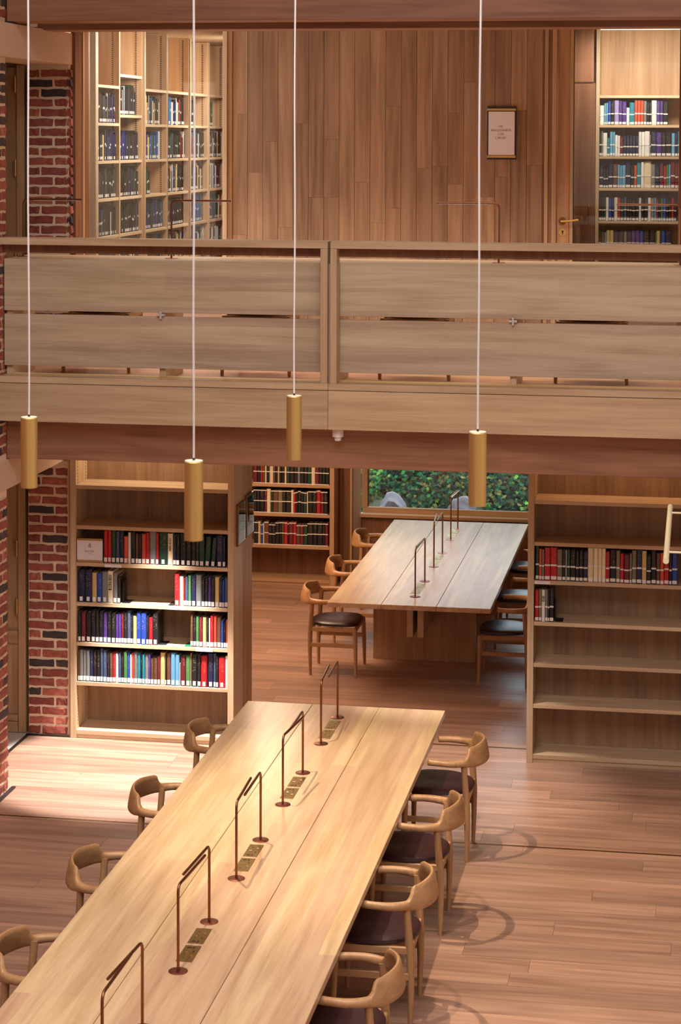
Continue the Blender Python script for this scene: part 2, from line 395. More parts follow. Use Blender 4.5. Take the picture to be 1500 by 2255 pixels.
# timber doors seen through the arcade (below and above)
def panel_door(name, z0, z1):
    r = sroot(name, (-5.4, 15.98, z0))
    obj('door_frame', box(-5.325, -5.262, 15.93, 16.0, z0, z1, bev=.003), 'joinery_z', r)
    bm = box(-5.80, -5.33, 15.955, 15.99, z0+.09, z1-.02, bev=.002); obj('door_leaf', bm, 'joinery_z', r)
    obj('door_rail', box(-5.80, -5.33, 15.93, 15.956, z0+.72, z0+.82, bev=.002), 'joinery_x', r)
    obj('door_rail', box(-5.80, -5.33, 15.93, 15.956, z0+.09, z0+.14, bev=.002), 'joinery_x', r)
    obj('kick_board', box(-5.80, -5.33, 15.93, 15.99, z0, z0+.085, bev=.002), 'joinery_x', r)
    for zz in ([z0+.95, z0+1.42] if z0 < 1 else [z0+.75, z0+1.42, z0+2.08]):
        bm = B(); cyl(bm, -5.331, 15.915, zz, zz+.13, .008, 10); bx(bm, -5.35, -5.335, 15.921, 15.931, zz+.005, zz+.125); obj('hinge', bm, 'brass', r)
    return r
panel_door('door_1', 0, 2.2); panel_door('door_2', 3.03, 5.33)
obj('trim_arcade', box(-4.884, -4.873, 15.87, 16.1, 0, 2.43), 'joinery_z')['kind'] = 'structure'
for a, b, q, mt in ((15.95, 16.13, -4.848, 'darkpanel'), (16.131, 16.165, -4.838, 'joinery_z'), (16.166, 16.32, -4.848, 'darkpanel')):
    obj('trim_arcade', box(-4.884, q, a, b, 3.03, 5.86), mt)['kind'] = 'structure'
struct('wall_corridor', box(-7.2, -7.1, 10, 17, 0, 6), 'plaster'); 
struct('wall_corridor_end', box(-7.1, -5.24, 16.01, 16.3, 0, 6), 'joinery_z')

# outer shell
struct('wall_right', box(3.2, 3.4, -1.2, 22.5, 0, 8.8), 'plaster')
struct('wall_behind', box(-7.2, 3.4, -1.4, -1.2, 0, 8.8), 'plaster')
struct('ceiling', box(-7.2, 3.4, -1.4, 15, 8.8, 9), 'plaster')
struct('wall_upper_front', box(-4.93, 3.2, 14.80, 14.9, 5.9, 8.8), 'joinery_x')
struct('wall_corridor_front', box(-7.2, -5.24, 9.8, 10, 0, 8.8), 'plaster')
struct('ceiling_corridor', box(-7.2, -5.24, 10, 16.3, 6, 6.1), 'plaster')

# gallery: beams, slab, ceilings
tag(obj('pine_beam', box(-4.925, 3.2, 14.49, 14.76, 2.434, 2.735, bev=.004), 'pine'), kind='structure')
tag(obj('ceiling_beam', box(-4.915, 3.2, 14.49, 14.80, 5.588, 6.0, bev=.004), 'pine'), kind='structure')
tag(obj('ceiling_beam', box(-4.915, 3.2, 15.20, 15.50, 5.562, 5.95, bev=.004), 'pine'), kind='structure')
struct('floor_reading_room', box(-6.0, -4.1, 22.45, 25.4, 2.74, 3.03), 'floor_up', wloc=(0, 0, 0))
struct('floor_upper', box(-6.0, 3.2, 14.76, 22.45, 2.74, 3.03), 'floor_up', wloc=(0, 0, 0))
struct('ceiling_lower', box(-5.2, 3.2, 14.76, 22.4, 2.70, 2.738), 'oak_x')
struct('ceiling_upper', box(-6.0, 3.2, 14.80, 20.2, 5.96, 6.05), 'oak_x')
struct('soffit_reading_room', box(-6.0, -4.1, 20.2, 25.4, 5.86, 5.92), 'oak_x')
struct('soffit_upper', box(-6.0, 3.2, 15.5, 20.2, 5.86, 5.92), 'oak_x')

# ------------------------------------------------------------------ balustrade
def ordn(i):
    names = ['first', 'second', 'third', 'fourth', 'fifth', 'sixth', 'seventh', 'eighth', 'ninth', 'tenth', 'eleventh', 'twelfth', 'thirteenth', 'fourteenth', 'fifteenth', 'sixteenth', 'seventeenth', 'eighteenth', 'nineteenth', 'twentieth']
    if i < 20: return names[i]
    t = ['twenty', 'thirty', 'forty', 'fifty'][(i+1)//10-2]; u = (i+1) % 10
    if u == 0: return {'twenty': 'twentieth', 'thirty': 'thirtieth', 'forty': 'fortieth', 'fifty': 'fiftieth'}[t]
    return t + '-' + names[u-1]
for side, x0, x1, p0, p1 in (('left', -4.92, -2.535, None, (-2.586, -2.535)), ('right', -2.516, .62, (-2.516, -2.471), None)):
    t = thing('balustrade', ((x0+x1)/2, 14.38, 3.054), 'pale oak gallery balustrade section %s of the central joint' % side, 'balustrade', 'gallery balustrade sections')
    obj('cap_rail', box(x0, x1, 14.30, 14.46, 3.994, 4.043, bev=.002), 'oak_x', t)
    for p in (p0, p1):
        if p: obj('post', box(p[0], p[1], 14.30, 14.43, 3.054, 3.993, bev=.002), 'oak_z', t)
    if side == 'right': obj('post', box(.57, .62, 14.30, 14.43, 3.054, 3.993, bev=.002), 'oak_z', t)
    a, b = (x0, p1[0]) if side == 'left' else (p0[1], x1-.05)
    obj('under_rail', box(a, b, 14.405, 14.43, 3.932, 3.993, bev=.001), 'darkpanel', t)['label'] = 'shaded board under the cap rail'  # dark wood colour stands in for the cap rail's shadow on this board
    obj('panel', box(a, b, 14.43, 14.455, 3.515, 3.887, bev=.002), 'panel', t)
    obj('panel', box(a, b, 14.43, 14.455, 3.118, 3.490, bev=.002), 'panel', t)
tag(obj('joint_infill', box(-2.534, -2.517, 14.34, 14.42, 3.054, 3.885), 'oak_z'), kind='structure')
for x in (-3.755, -1.255):
    bm = box(x-.007, x+.007, 14.402, 14.429, 3.474, 3.531, bev=.001); bx(bm, x-.028, x-.0072, 14.402, 14.429, 3.495, 3.510, bev=.001); bx(bm, x+.0072, x+.028, 14.402, 14.429, 3.495, 3.510, bev=.001)
    bmesh.ops.remove_doubles(bm, verts=bm.verts, dist=.0009)
    tag(obj('cross_bolt', bm, plain('steel', (196, 188, 184), .5, .2)), 'small cross-shaped steel bolt in the %s balustrade slot' % ('left' if x < -2 else 'right'), 'bolt')
for x0, x1 in ((-4.92, -2.531), (-2.529, 3.2)):
    r = struct('trim_ledge', box(x0, x1, 14.30, 14.56, 3.008, 3.054, bev=.002), 'oak_x')
    struct('trim_fascia', box(x0, x1, 14.302, 14.488, 2.732, 3.004, bev=.002), 'oak_x')
    obj('brass_strip', box(x0+.05, x1, 14.435, 14.46, 3.054, 3.058), 'brass', r)['label'] = 'thin brass strip'
struct('trim_floor_edge', box(-4.92, 3.2, 14.56, 14.76, 2.98, 3.03), 'oak_x')
# reading desk behind the balustrade
dk = thing('gallery_desk', (-2.5, 14.7, 3.03), 'long oak reading desk behind the gallery balustrade', 'desk')
obj('desktop', box(-4.92, .62, 14.458, 15.0, 3.858, 3.887, bev=.002), 'oak_x', dk)
for x in (-4.89, -3.755, -2.52, -1.255, -.03):
    obj('fin', box(x-.022, x+.022, 14.462, 14.98, 3.031, 3.857, bev=.002), 'oak_z', dk)
bm = B(); tube(bm, [(0, 0, 0), (0, 0, .05)], .028, 24); bm2 = B()
sn = thing('motion_sensor', (-2.475, 14.46, 2.62), 'small white motion sensor under the gallery fascia', 'sensor')
bm = B(); cyl(bm, -2.475, 14.40, 2.672, 2.731, .040, 24); obj('housing', bm, 'white', sn, smooth=True)
bm = B(); rings(bm, [[Vector((-2.475+math.cos(a)*r, 14.40+math.sin(a)*r, z)) for a in [k*math.pi/8 for k in range(16)]] for z, r in ((2.671, .026), (2.648, .024), (2.640, .014))]); obj('lens', bm, 'white', sn, smooth=True)

# ------------------------------------------------------------------ upper back wall
YW = 18.6
wb = struct('wall_back', box(-4.262, -1.37, YW+.022, YW+.12, 3.03, 5.86), 'darkpanel', wloc=(0, 0, 0))
pm = {}
NP = 20; pw = (4.177-1.37)/NP
for i in range(NP):
    x0 = -4.177 + i*pw; z = 3.031; top = 5.859
    cuts = [3.031] + sorted(random.uniform(3.4, 5.3) for _ in range(random.choice([1, 2, 2]))) + [top]
    cuts = [cuts[0]] + [c for a, c in zip(cuts, cuts[1:]) if c-a > .25 or c == top]
    for a, b in zip(cuts, cuts[1:]):
        obj_ = obj('plank', box(x0+.0015, x0+pw-.0015, YW, YW+.021, a, b-.001, bev=.0012), 'plank', wb)
struct('trim_jamb', box(-4.262, -4.222, YW-.03, YW+.1, 3.03, 5.86, bev=.002), 'oak_z')
struct('trim_jamb', box(-4.221, -4.178, YW-.01, YW+.02, 3.03, 5.86, bev=.002), 'joinery_z')
struct('trim_jamb', box(-5.66, -5.60, YW-.05, YW+.1, 3.03, 5.86, bev=.002), 'darkpanel')
struct('trim_jamb', box(-5.595, -5.545, YW-.02, YW+.1, 3.03, 5.86, bev=.002), 'plank')
struct('wall_back_left', box(-6.0, -5.66, YW, YW+.1, 3.03, 5.86), 'joinery_z')
gw = sroot('window_1', (-4.9, YW+.04, 3.03)); obj('pane', box(-5.545, -4.262, YW+.03, YW+.042, 3.03, 5.86), 'glass', gw)
# door frame and glazed door
for a, b, dy, mt in ((-1.37, -1.350, .0, 'darkpanel'), (-1.349, -1.318, -.045, 'joinery_z'), (-1.317, -1.285, -.02, 'plank'), (-1.284, -1.244, -.04, 'joinery_z')):
    struct('trim_jamb', box(a, b, YW+dy, YW+.1, 3.03, 5.86, bev=.002), mt)
gd = sroot('door_3', (-.7, YW, 3.03))
obj('door_stile', box(-1.238, -1.132, YW, YW+.045, 3.04, 5.855, bev=.002), 'joinery_z', gd)
obj('door_bead', box(-1.128, -1.098, YW-.004, YW+.04, 3.04, 5.855, bev=.002), 'oak_z', gd)
obj('door_bead', box(-1.098, -1.093, YW-.01, YW+.03, 3.04, 5.855), 'black', gd)
obj('door_stile', box(-.178, -.07, YW-.03, YW+.045, 3.04, 5.855, bev=.002), 'darkpanel', gd)
obj('pane', box(-1.093, -.178, YW+.016, YW+.026, 3.04, 5.855), 'glass', gd)
bm = B()
def disc_y(bm, x, z, y0, y1, r, n=24): return tube(bm, [(x, y0, z), (x, y1, z)], r, n)
disc_y(bm, -1.190, 4.037, YW-.010, YW, .034); hd = obj('handle_rose', bm, 'brass_dk', gd, smooth=True)
bm = B(); tube(bm, [(-1.190, YW-.010, 4.037), (-1.190, YW-.05, 4.037), (-1.178, YW-.058, 4.037), (-1.11, YW-.058, 4.041), (-1.062, YW-.056, 4.050), (-1.045, YW-.056, 4.050)], [.011, .011, .012, .009, .010, .010], 12)
obj('lever_handle', bm, 'brass', gd, smooth=True)
bm = B(); disc_y(bm, -1.187, 3.938, YW-.008, YW, .033); lk = obj('keyhole_plate', bm, 'brass', gd, smooth=True)
bm = B(); disc_y(bm, -1.187, 3.945, YW-.010, YW-.0082, .009, 12); bx(bm, -1.191, -1.183, YW-.010, YW-.0082, 3.918, 3.942); obj('keyhole', bm, 'black', gd)
struct('wall_back_right', box(-.069, 3.2, YW, YW+.1, 3.03, 5.86), 'plank')
# cupboard door seen through the glass
cd = thing('cupboard', (-1.1, 19.45, 3.03), 'tall dark timber cupboard behind the glazed gallery door', 'cupboard')
obj('side_panel', box(-1.30, -.956, 19.42, 19.9, 3.031, 5.28, bev=.002), 'darkpanel', cd)
obj('door', box(-1.29, -.965, 19.40, 19.419, 3.05, 5.26, bev=.002), 'darkpanel', cd)
obj('door', box(-1.29, -.965, 19.40, 19.419, 5.285, 5.85, bev=.002), 'darkpanel', cd)
bm = B(); tube(bm, [(-1.0, 19.37, 3.98), (-1.0, 19.36, 4.0), (-1.0, 19.36, 4.14), (-1.0, 19.37, 4.16)], .007, 8); obj('handle', bm, 'brass_dk', cd)

# ------------------------------------------------------------------ signs and lettering (hand-made serif strokes)
GL = {  # strokes on a 1 x 1.4 cell: thick = 't', thin = 'n'
 'T': [('t', .5, 0, .5, 1.4), ('n', 0, 1.4, 1, 1.4), ('n', .3, 0, .7, 0), ('n', 0, 1.4, 0, 1.2), ('n', 1, 1.4, 1, 1.2)],
 'H': [('t', .15, 0, .15, 1.4), ('t', .85, 0, .85, 1.4), ('n', .15, .72, .85, .72), ('n', 0, 0, .3, 0), ('n', .7, 0, 1, 0), ('n', 0, 1.4, .3, 1.4), ('n', .7, 1.4, 1, 1.4)],
 'E': [('t', .15, 0, .15, 1.4), ('n', 0, 0, .85, 0), ('n', 0, 1.4, .8, 1.4), ('n', .15, .72, .6, .72), ('n', .85, 0, .85, .25), ('n', .8, 1.4, .8, 1.2)],
 'W': [('t', 0, 1.4, .3, 0), ('n', .3, 0, .55, 1.3), ('t', .55, 1.3, .85, 0), ('n', .85, 0, 1.1, 1.4), ('n', -.12, 1.4, .12, 1.4), ('n', .98, 1.4, 1.22, 1.4)],
 'I': [('t', .5, 0, .5, 1.4), ('n', .3, 0, .7, 0), ('n', .3, 1.4, .7, 1.4)],
 'L': [('t', .2, 0, .2, 1.4), ('n', .05, 1.4, .35, 1.4), ('n', .05, 0, .9, 0), ('n', .9, 0, .9, .3)],
 'A': [('n', .05, 0, .5, 1.4), ('t', .5, 1.4, .95, 0), ('n', .2, .5, .8, .5), ('n', -.1, 0, .2, 0), ('n', .8, 0, 1.1, 0)],
 'Y': [('t', 0, 1.4, .5, .7), ('n', .5, .7, 1, 1.4), ('t', .5, 0, .5, .7), ('n', .3, 0, .7, 0), ('n', -.1, 1.4, .15, 1.4), ('n', .85, 1.4, 1.1, 1.4)],
 'N': [('n', .1, 0, .1, 1.4), ('t', .1, 1.4, .9, 0), ('n', .9, 0, .9, 1.4), ('n', 0, 0, .25, 0), ('n', .75, 1.4, 1, 1.4)],
 'M': [('n', .1, 0, .1, 1.4), ('t', .1, 1.4, .5, .2), ('n', .5, .2, .9, 1.4), ('t', .9, 0, .9, 1.4), ('n', 0, 0, .2, 0), ('n', .75, 0, 1.05, 0)],
 'F': [('t', .15, 0, .15, 1.4), ('n', 0, 1.4, .8, 1.4), ('n', .15, .72, .6, .72), ('n', 0, 0, .35, 0)],
 'U': [('t', .12, 1.4, .12, .35), ('t', .12, .35, .35, .02), ('n', .35, .02, .65, .02), ('n', .65, .02, .88, .35), ('n', .88, .35, .88, 1.4), ('n', 0, 1.4, .28, 1.4), ('n', .75, 1.4, 1, 1.4)],
 'X': [('t', 0, 1.4, 1, 0), ('n', 0, 0, 1, 1.4)],
 '-': [('n', .2, .6, .8, .6)], '.': [('t', .45, 0, .55, .1)], ' ': []}
def arc(cx, cy, rx, ry, a0, a1, n=8):
    p = [(cx+rx*math.cos(math.radians(a0+(a1-a0)*i/n)), cy+ry*math.sin(math.radians(a0+(a1-a0)*i/n))) for i in range(n+1)]
    return [('t' if abs((a[0]+b[0])/2-cx) > rx*.6 else 'n', *a, *b) for a, b in zip(p, p[1:])]
GL['O'] = arc(.5, .7, .5, .7, 0, 360, 14)
GL['G'] = arc(.5, .7, .5, .7, 40, 320, 12) + [('t', .88, .25, .88, .65), ('n', .65, .65, 1, .65)]
GL['C'] = arc(.5, .7, .5, .7, 45, 315, 12)
GL['D'] = [('t', .15, 0, .15, 1.4), ('n', .15, 0, .45, 0), ('n', .15, 1.4, .45, 1.4)] + arc(.4, .7, .5, .7, -90, 90, 8)
GL['S'] = arc(.5, 1.05, .36, .35, 30, 250, 8) + [('t', .35, .75, .68, .62)] + arc(.5, .35, .38, .35, 60, -150, 8)
GL['B'] = [('t', .15, 0, .15, 1.4), ('n', 0, 0, .5, 0), ('n', 0, 1.4, .5, 1.4), ('n', .15, .75, .5, .75)] + arc(.45, 1.07, .35, .33, -90, 90, 6) + arc(.45, .37, .42, .37, -90, 90, 6)
GL['R'] = [('t', .15, 0, .15, 1.4), ('n', 0, 0, .3, 0), ('n', 0, 1.4, .5, 1.4), ('n', .15, .7, .5, .7), ('t', .5, .7, .95, 0)] + arc(.45, 1.05, .38, .35, -90, 90, 6)
GL['P'] = [('t', .15, 0, .15, 1.4), ('n', 0, 0, .3, 0), ('n', .15, .7, .5, .7), ('n', 0, 1.4, .5, 1.4)] + arc(.45, 1.05, .38, .35, -90, 90, 6)
GL['J'] = [('t', .6, 1.4, .6, .1), ('n', .6, .1, .3, -.1)]
GL['K'] = [('t', .15, 0, .15, 1.4), ('n', .15, .6, .9, 1.4), ('t', .35, .8, .95, 0)]
GL['V'] = [('t', 0, 1.4, .5, 0), ('n', .5, 0, 1, 1.4)]
GL['8'] = arc(.5, 1.03, .3, .34, 0, 360, 10) + arc(.5, .35, .4, .36, 0, 360, 12)
GL['9'] = arc(.5, 1.0, .34, .36, 0, 360, 10) + [('t', .84, 1.0, .5, 0)]
GL['0'] = GL['O']; GL['1'] = GL['I']; GL['2'] = arc(.5, 1.02, .36, .36, 150, -30, 6) + [('n', .8, .85, .1, 0), ('t', .1, 0, .9, 0)]
def lettering(bm, txt, cx, z, y, h, vertical=False, sp=1.28, w=.62, bold=1.0):
    """strokes facing -y; z is the baseline; centred on cx (or, vertical, running down from z along x=cx)"""
    s = h/1.4; adv = [(.6 if c in 'I .-J' else 1.35 if c in 'WM' else 1.0)*w*s*sp for c in txt]; tot = sum(adv)
    pos = 0
    for c, a in zip(txt, adv):
        for kd, x0, y0, x1, y1 in GL.get(c, []):
            hw = (.085 if kd == 't' else .035)*s*bold
            p0 = ((x0-.5)*w*s, y0*s); p1 = ((x1-.5)*w*s, y1*s)
            d = Vector((p1[0]-p0[0], p1[1]-p0[1])); L = d.length or 1; nrm = Vector((-d.y, d.x))/L*hw; e = d/L*hw*.5
            q = [Vector(p0)-e+nrm, Vector(p0)-e-nrm, Vector(p1)+e-nrm, Vector(p1)+e+nrm]
            f = []
            for v in q:
                u = pos + a/2 + v.x; t = v.y
                if vertical: f.append((cx-h/2+t, u))           # rotated clockwise: reads downward
                else: f.append((cx - tot/2 + u, t))
            if vertical: vs = [bm.verts.new((xx, y, z-uu)) for xx, uu in f]
            else: vs = [bm.verts.new((xx, y, z+tt)) for xx, tt in f]
            vs2 = [bm.verts.new(v.co + Vector((0, -.0004, 0))) for v in vs]
            bm.faces.new(vs2); 
            for i in range(4): bm.faces.new((vs[i], vs[(i+1) % 4], vs2[(i+1) % 4], vs2[i]))
        pos += a
    return bm
sg = thing('library_sign', (-1.735, YW, 4.58), 'black framed paper sign reading The Wigglesworth Law Library on plank wall', 'sign')
sx0, sx1, sz0, sz1 = -1.862, -1.602, 4.578, 5.048
obj('frame', box(sx0, sx1, YW-.02, YW-.001, sz0, sz1, bev=.002), 'frame_dk', sg)
obj('paper', box(sx0+.014, sx1-.014, YW-.023, YW-.0202, sz0+.04, sz1-.046), 'white', sg)
for z in (sz1-.038, sz0+.016): obj('brass_bar', box(sx0+.004, sx1-.004, YW-.026, YW-.0202, z, z+.020, bev=.001), 'brass', sg)
bm = B()
for i, tx in enumerate(('THE', 'WIGGLESWORTH', 'LAW', 'LIBRARY')): lettering(bm, tx, -1.738, 4.862-i*.0335, YW-.0232, .0175, bold=1.05, w=.92)
obj('lettering', bm, 'ink', sg)['kind'] = 'stuff'

# ------------------------------------------------------------------ bookcases
SH = [2.02, 1.70, 1.406, 1.088, .769, .453]
def pegs(x, y0, side, z0, z1, pitch=.025):
    bm = B(); z = z0
    while z < z1:
        bx(bm, min(x, x+side*.0015), max(x, x+side*.0015), y0, y0+.006, z, z+.012); z += pitch
    return bm
def bookcase(name, label, x0, x1, y0, dep, ztop, shelves, sw=.048, matp='oak', back='veneer', plinth=True, thick=.03, zb=0., endx=None, group=None):
    t = thing(name, ((x0+x1)/2, y0, zb), label, 'bookcase', group)
    obj('side_panel', box(x0, x0+sw, y0, y0+dep, zb, ztop, bev=.002), matp+'_z', t)
    obj('side_panel', box(x1-sw, x1, y0, y0+dep, zb, ztop, bev=.002), matp+'_z', t)
    obj('back_panel', box(x0+sw, x1-sw, y0+dep-.02, y0+dep, zb, ztop), back, t)
    for z in shelves: obj('shelf', box(x0+sw+.001, x1-sw-.001, y0+.004, y0+dep-.021, z-thick, z, bev=.0015), matp+'_x', t)
    if plinth:
        obj('base_shelf', box(x0+sw+.001, x1-sw-.001, y0+.002, y0+dep-.021, zb+.032, zb+.067, bev=.0015), matp+'_x', t)
        obj('plinth', box(x0+sw+.001, x1-sw-.001, y0+.012, y0+.03, zb, zb+.031), matp+'_x', t)
    for s in (1, -1):
        xx = x0+sw+.0002 if s == 1 else x1-sw-.0002
        obj('peg_strip', pegs(xx, y0+.045, s, zb+.1, ztop-.05), 'frame_dk', t)['kind'] = 'stuff'
        obj('peg_strip', pegs(xx, y0+dep-.07, s, zb+.1, ztop-.05), 'frame_dk', t)['kind'] = 'stuff'
    return t
lc = bookcase('bookcase', 'tall oak bookcase with history sign beside the brick pier', -4.871, -3.547, 15.86, .33, 2.695, SH)
# thick end wall of the left case carries two framed notices
ew = struct('wall_case_end', box(-3.62, -3.546, 16.191, 16.536, 0, 2.695), 'joinery_z')
struct('wall_case_back', box(-4.9, -3.621, 16.3, 16.52, 0, 2.695), 'joinery_z')
rc = bookcase('bookcase', 'wide oak bookcase with mostly empty shelves right of the opening', -1.255, .9, 15.85, .33, 2.695, SH)
struct('wall_right_case_back', box(-1.2, 3.2, 16.19, 16.5, 0, 2.695), 'joinery_z')
struct('wall_right_case_side', box(.91, 3.2, 15.9, 16.18, 0, 2.695), 'joinery_z')
fc = bookcase('bookcase', 'dark lit oak bookcase of law reports in the far bay left of window', -4.98, -3.78, 21.77, .33, 2.695, [1.7, 1.387, 1.08, .765, .424], matp='joinery', back='darkpanel')
uc = bookcase('bookcase', 'pale oak bookcase behind the glazed gallery door', -.952, .3, 19.6, .3, 5.855, [5.167, 4.894, 4.604, 4.309, 4.005, 3.70, 3.4], sw=.033, thick=.025, zb=3.031, back='joinery_z')
obj('led_strip', box(-.915, .26, 19.63, 19.65, 5.775, 5.787), 'led', uc)['label'] = 'glowing strip light under the top'
# notices on the end wall
for i, (a, b, z0, z1, d) in enumerate(((15.94, 16.205, 1.56, 1.885, 'nearer'), (16.25, 16.525, 1.57, 1.905, 'farther'))):
    t = thing('framed_notice', (-3.54, (a+b)/2, z0), 'slim framed notice on the bookcase end panel, the %s of the pair' % d, 'picture', 'framed notices on the bookcase end')
    bm = box(-3.5455, -3.530, a, b, z0, z1); obj('frame', bm, 'brass_dk', t)
    obj('sheet', box(-3.530, -3.528, a+.012, b-.012, z0+.012, z1-.012), 'white', t)
    obj('pane', box(-3.5278, -3.5262, a+.012, b-.012, z0+.012, z1-.012), 'glass', t)

# ------------------------------------------------------------------ books
PAL = {'k': ('black', (24, 22, 25)), 'n': ('navy blue', (27, 33, 66)), 'N': ('slate blue', (62, 76, 104)), 'r': ('bright red', (172, 26, 34)), 'R': ('maroon', (104, 26, 36)),
 'o': ('orange-red', (196, 74, 48)), 'g': ('dark green', (26, 58, 44)), 'G': ('green', (74, 128, 72)), 'e': ('grey', (118, 118, 116)), 'c': ('cream', (222, 206, 172)), 'w': ('white', (226, 222, 216)),
 'y': ('tan', (198, 172, 112)), 'b': ('royal blue', (36, 68, 158)), 'B': ('light blue', (96, 156, 192)), 't': ('teal', (26, 124, 142)), 'p': ('purple', (74, 48, 122)), 'h': ('brown', (98, 62, 46)),
 'l': ('lilac', (160, 140, 200)), 'a': ('olive', (120, 112, 84))}
def unit_cover():
    prof = [(-.5, 1), (-.5, .05), (-.36, .008), (-.15, 0), (.15, 0), (.36, .008), (.5, .05), (.5, 1), (.42, 1), (.42, .08), (-.42, .08), (-.42, 1)]
    bm = B(); lo = [bm.verts.new((x, y, 0)) for x, y in prof]; hi = [bm.verts.new((x, y, 1)) for x, y in prof]; n = len(prof)
    for i in range(n): bm.faces.new((lo[i], lo[(i+1) % n], hi[(i+1) % n], hi[i]))
    bm.faces.new(lo[::-1]); bm.faces.new(hi)
    bmesh.ops.recalc_face_normals(bm, faces=bm.faces)
    me = bpy.data.meshes.new('book'); bm.to_mesh(me); bm.free(); me.materials.append(M['book']); return me
def unit(mat, *boxes):
    bm = B()
    for b in boxes: bx(bm, *b)
    me = bpy.data.meshes.new('part'); bm.to_mesh(me); bm.free(); me.materials.append(M[mat]); return me
COVER = unit_cover(); PAGE = unit('pages', (-.419, .419, .081, .97, .015, .975))
LAB1 = unit('label', (-.42, .42, -.012, .02, .035, .17))
LABB = [unit('label', (-.5, .5, -.014, .05, a, a+.035)) for a in (.01, .50, .94)]
LABW = [unit('label', (-.42, .42, -.012, .02, .03, .13)), unit('label', (-.46, .46, -.012, .03, .44, .49))]
LAB2 = {'1': [LAB1], 'b': LABB, 'w': LABW}
NBOOK = 0
def book_row(spec, xs, y, z, unit_w, where, group, lab, cntw=1.0, dmin=.15, dmax=.19, depth_off=(0, .008), texts={}, xmax=None):
    """spec items: code width:height(mm)[/tilt deg]; '_' leaves a gap"""
    global NBOOK
    x = xs; i = 0; items = [s for s in spec.split() if s]
    tot = sum(float(s[1:].split('/')[0].split(':')[0]) for s in items)*unit_w
    if xmax is not None and xs+tot > xmax: unit_w *= (xmax-xs)/tot
    nt = sum(1 for s in items if s[0] != '_')
    out = []
    for s in items:
        if s[0] == '_': x += float(s[1:])*unit_w; continue
        code = s[0]; rest = s[1:]; tilt = 0
        if '/' in rest: rest, tl = rest.split('/'); tilt = float(tl)
        if ':' in rest: wd, h = rest.split(':')
        else: wd, h = rest, '240'
        wd = float(wd)*unit_w; h = float(h)/1000; d = random.uniform(dmin, dmax)
        h = min(h, .258 if z > 1.2 and z < 2 else .268)
        nm, rgb = PAL[code]
        o = bpy.data.objects.new('book', COVER); COL.objects.link(o)
        o.location = (x+wd/2, y+random.uniform(*depth_off), z+.0004); o.scale = (max(wd-.0012, .004), d, h)
        if tilt:
            tr = math.radians(tilt); o.rotation_euler = (0, tr, 0); o.location.z += abs(math.sin(tr))*wd/2
        jit = random.uniform(.88, 1.12); c = lin(rgb); o.color = (c[0]*jit, c[1]*jit, c[2]*jit, 1)
        size = 'thick' if wd > .042 else ('thin' if wd < .02 else '')
        ht = 'tall' if h > .255 else ('short' if h < .205 else '')
        o['label'] = ' '.join(q for q in (ht, size, nm, 'book,', ordn(i), 'from left', where) if q)
        o['category'] = 'book'; o['group'] = group
        for nm2, me in [('page_block', PAGE)] + [('spine_label', q) for q in LAB2[lab]]:
            c2 = bpy.data.objects.new(nm2, me); c2.parent = o; COL.objects.link(c2)
        if lab == '1':
            lh = .034/h; c2.scale = (min(1, .024/(.84*wd)) , 1, lh/.135); c2.location.z = .035*(1-lh/.135)
        if i in texts:
            tx, hh, colr, zt = texts[i]
            bm = lettering(B(), tx, 0, 0, 0, hh, vertical=True, bold=1.5)
            sc = Matrix.Diagonal((1/o.scale[0], 1/o.scale[1], 1/o.scale[2], 1)); bmesh.ops.transform(bm, matrix=sc, verts=bm.verts)
            bmesh.ops.translate(bm, verts=bm.verts, vec=(0, -.004, zt))
            t = obj('title', bm, colr, None, wloc=(0, 0, 0)); t.parent = o; t['label'] = 'spine title'
        x += wd; i += 1; NBOOK += 1; out.append(o)
    return x
U = .003677/4.286; X0 = -4.821; YL = 15.872
def ax(a): return X0 + (160+a/4.286-168)*.003677
LB = 'books in the left bookcase'
book_row('r38:262 r34:264 g43:262 N34:252 n42:255 o40:215 w26:248 k45:266 h26:240 k30:236 o42:240 r32:250 e62:270 r26:250 g84:262 c50:250 n30:245 k34:250 k60:255 k46:250 k44:248 k32:240 g50:235 g50:236/3 _8 g40:228/4 _14 n58:250 k26:242',
 ax(291), YL, 1.406, U, 'on the shelf with the history sign', LB, '1', xmax=-3.597, texts={15: ('CITY OF LONDON', .014, 'ink', .86)})
book_row('n62:249 n70:249 y44:235 b50:232 e54:245 c52:252 e42:240 k28:215', ax(46), YL, 1.088, U, 'in left group, second stocked shelf', LB, '1', texts={5: ('ATHENAEUM', .024, 'ink', .90)})
book_row('r50:252 c38:232 r14:220 N34:230 G30:243 n46:243 e56:250 k30:230 k30:240 p30:238 k38:240 y42:238 n30:222 b22:215 N34:235', ax(960), YL, 1.088, U, 'in right group, second stocked shelf', LB, '1', xmax=-3.597)
book_row('k28:240 R44:235 k50:235 k46:252 k32:257 k38:245 p38:237 k40:242 k42:235 p26:230 p26:230 R26:243 k32:242 N34:262 k20:230 y34:222 b42:252 b52:246 k24:225 r36:215 k52:248', ax(46), YL, .769, U, 'in left group, third stocked shelf', LB, '1', xmax=ax(806))
book_row('h28:256 k28:240 G32:240 R36:235 y40:236 k24:240 w14:230 r34:250 o32:250 h42:240 b26:215 k26:200 o18:225', ax(1110), YL, .769, U, 'in right group, third stocked shelf', LB, '1', xmax=-3.597)
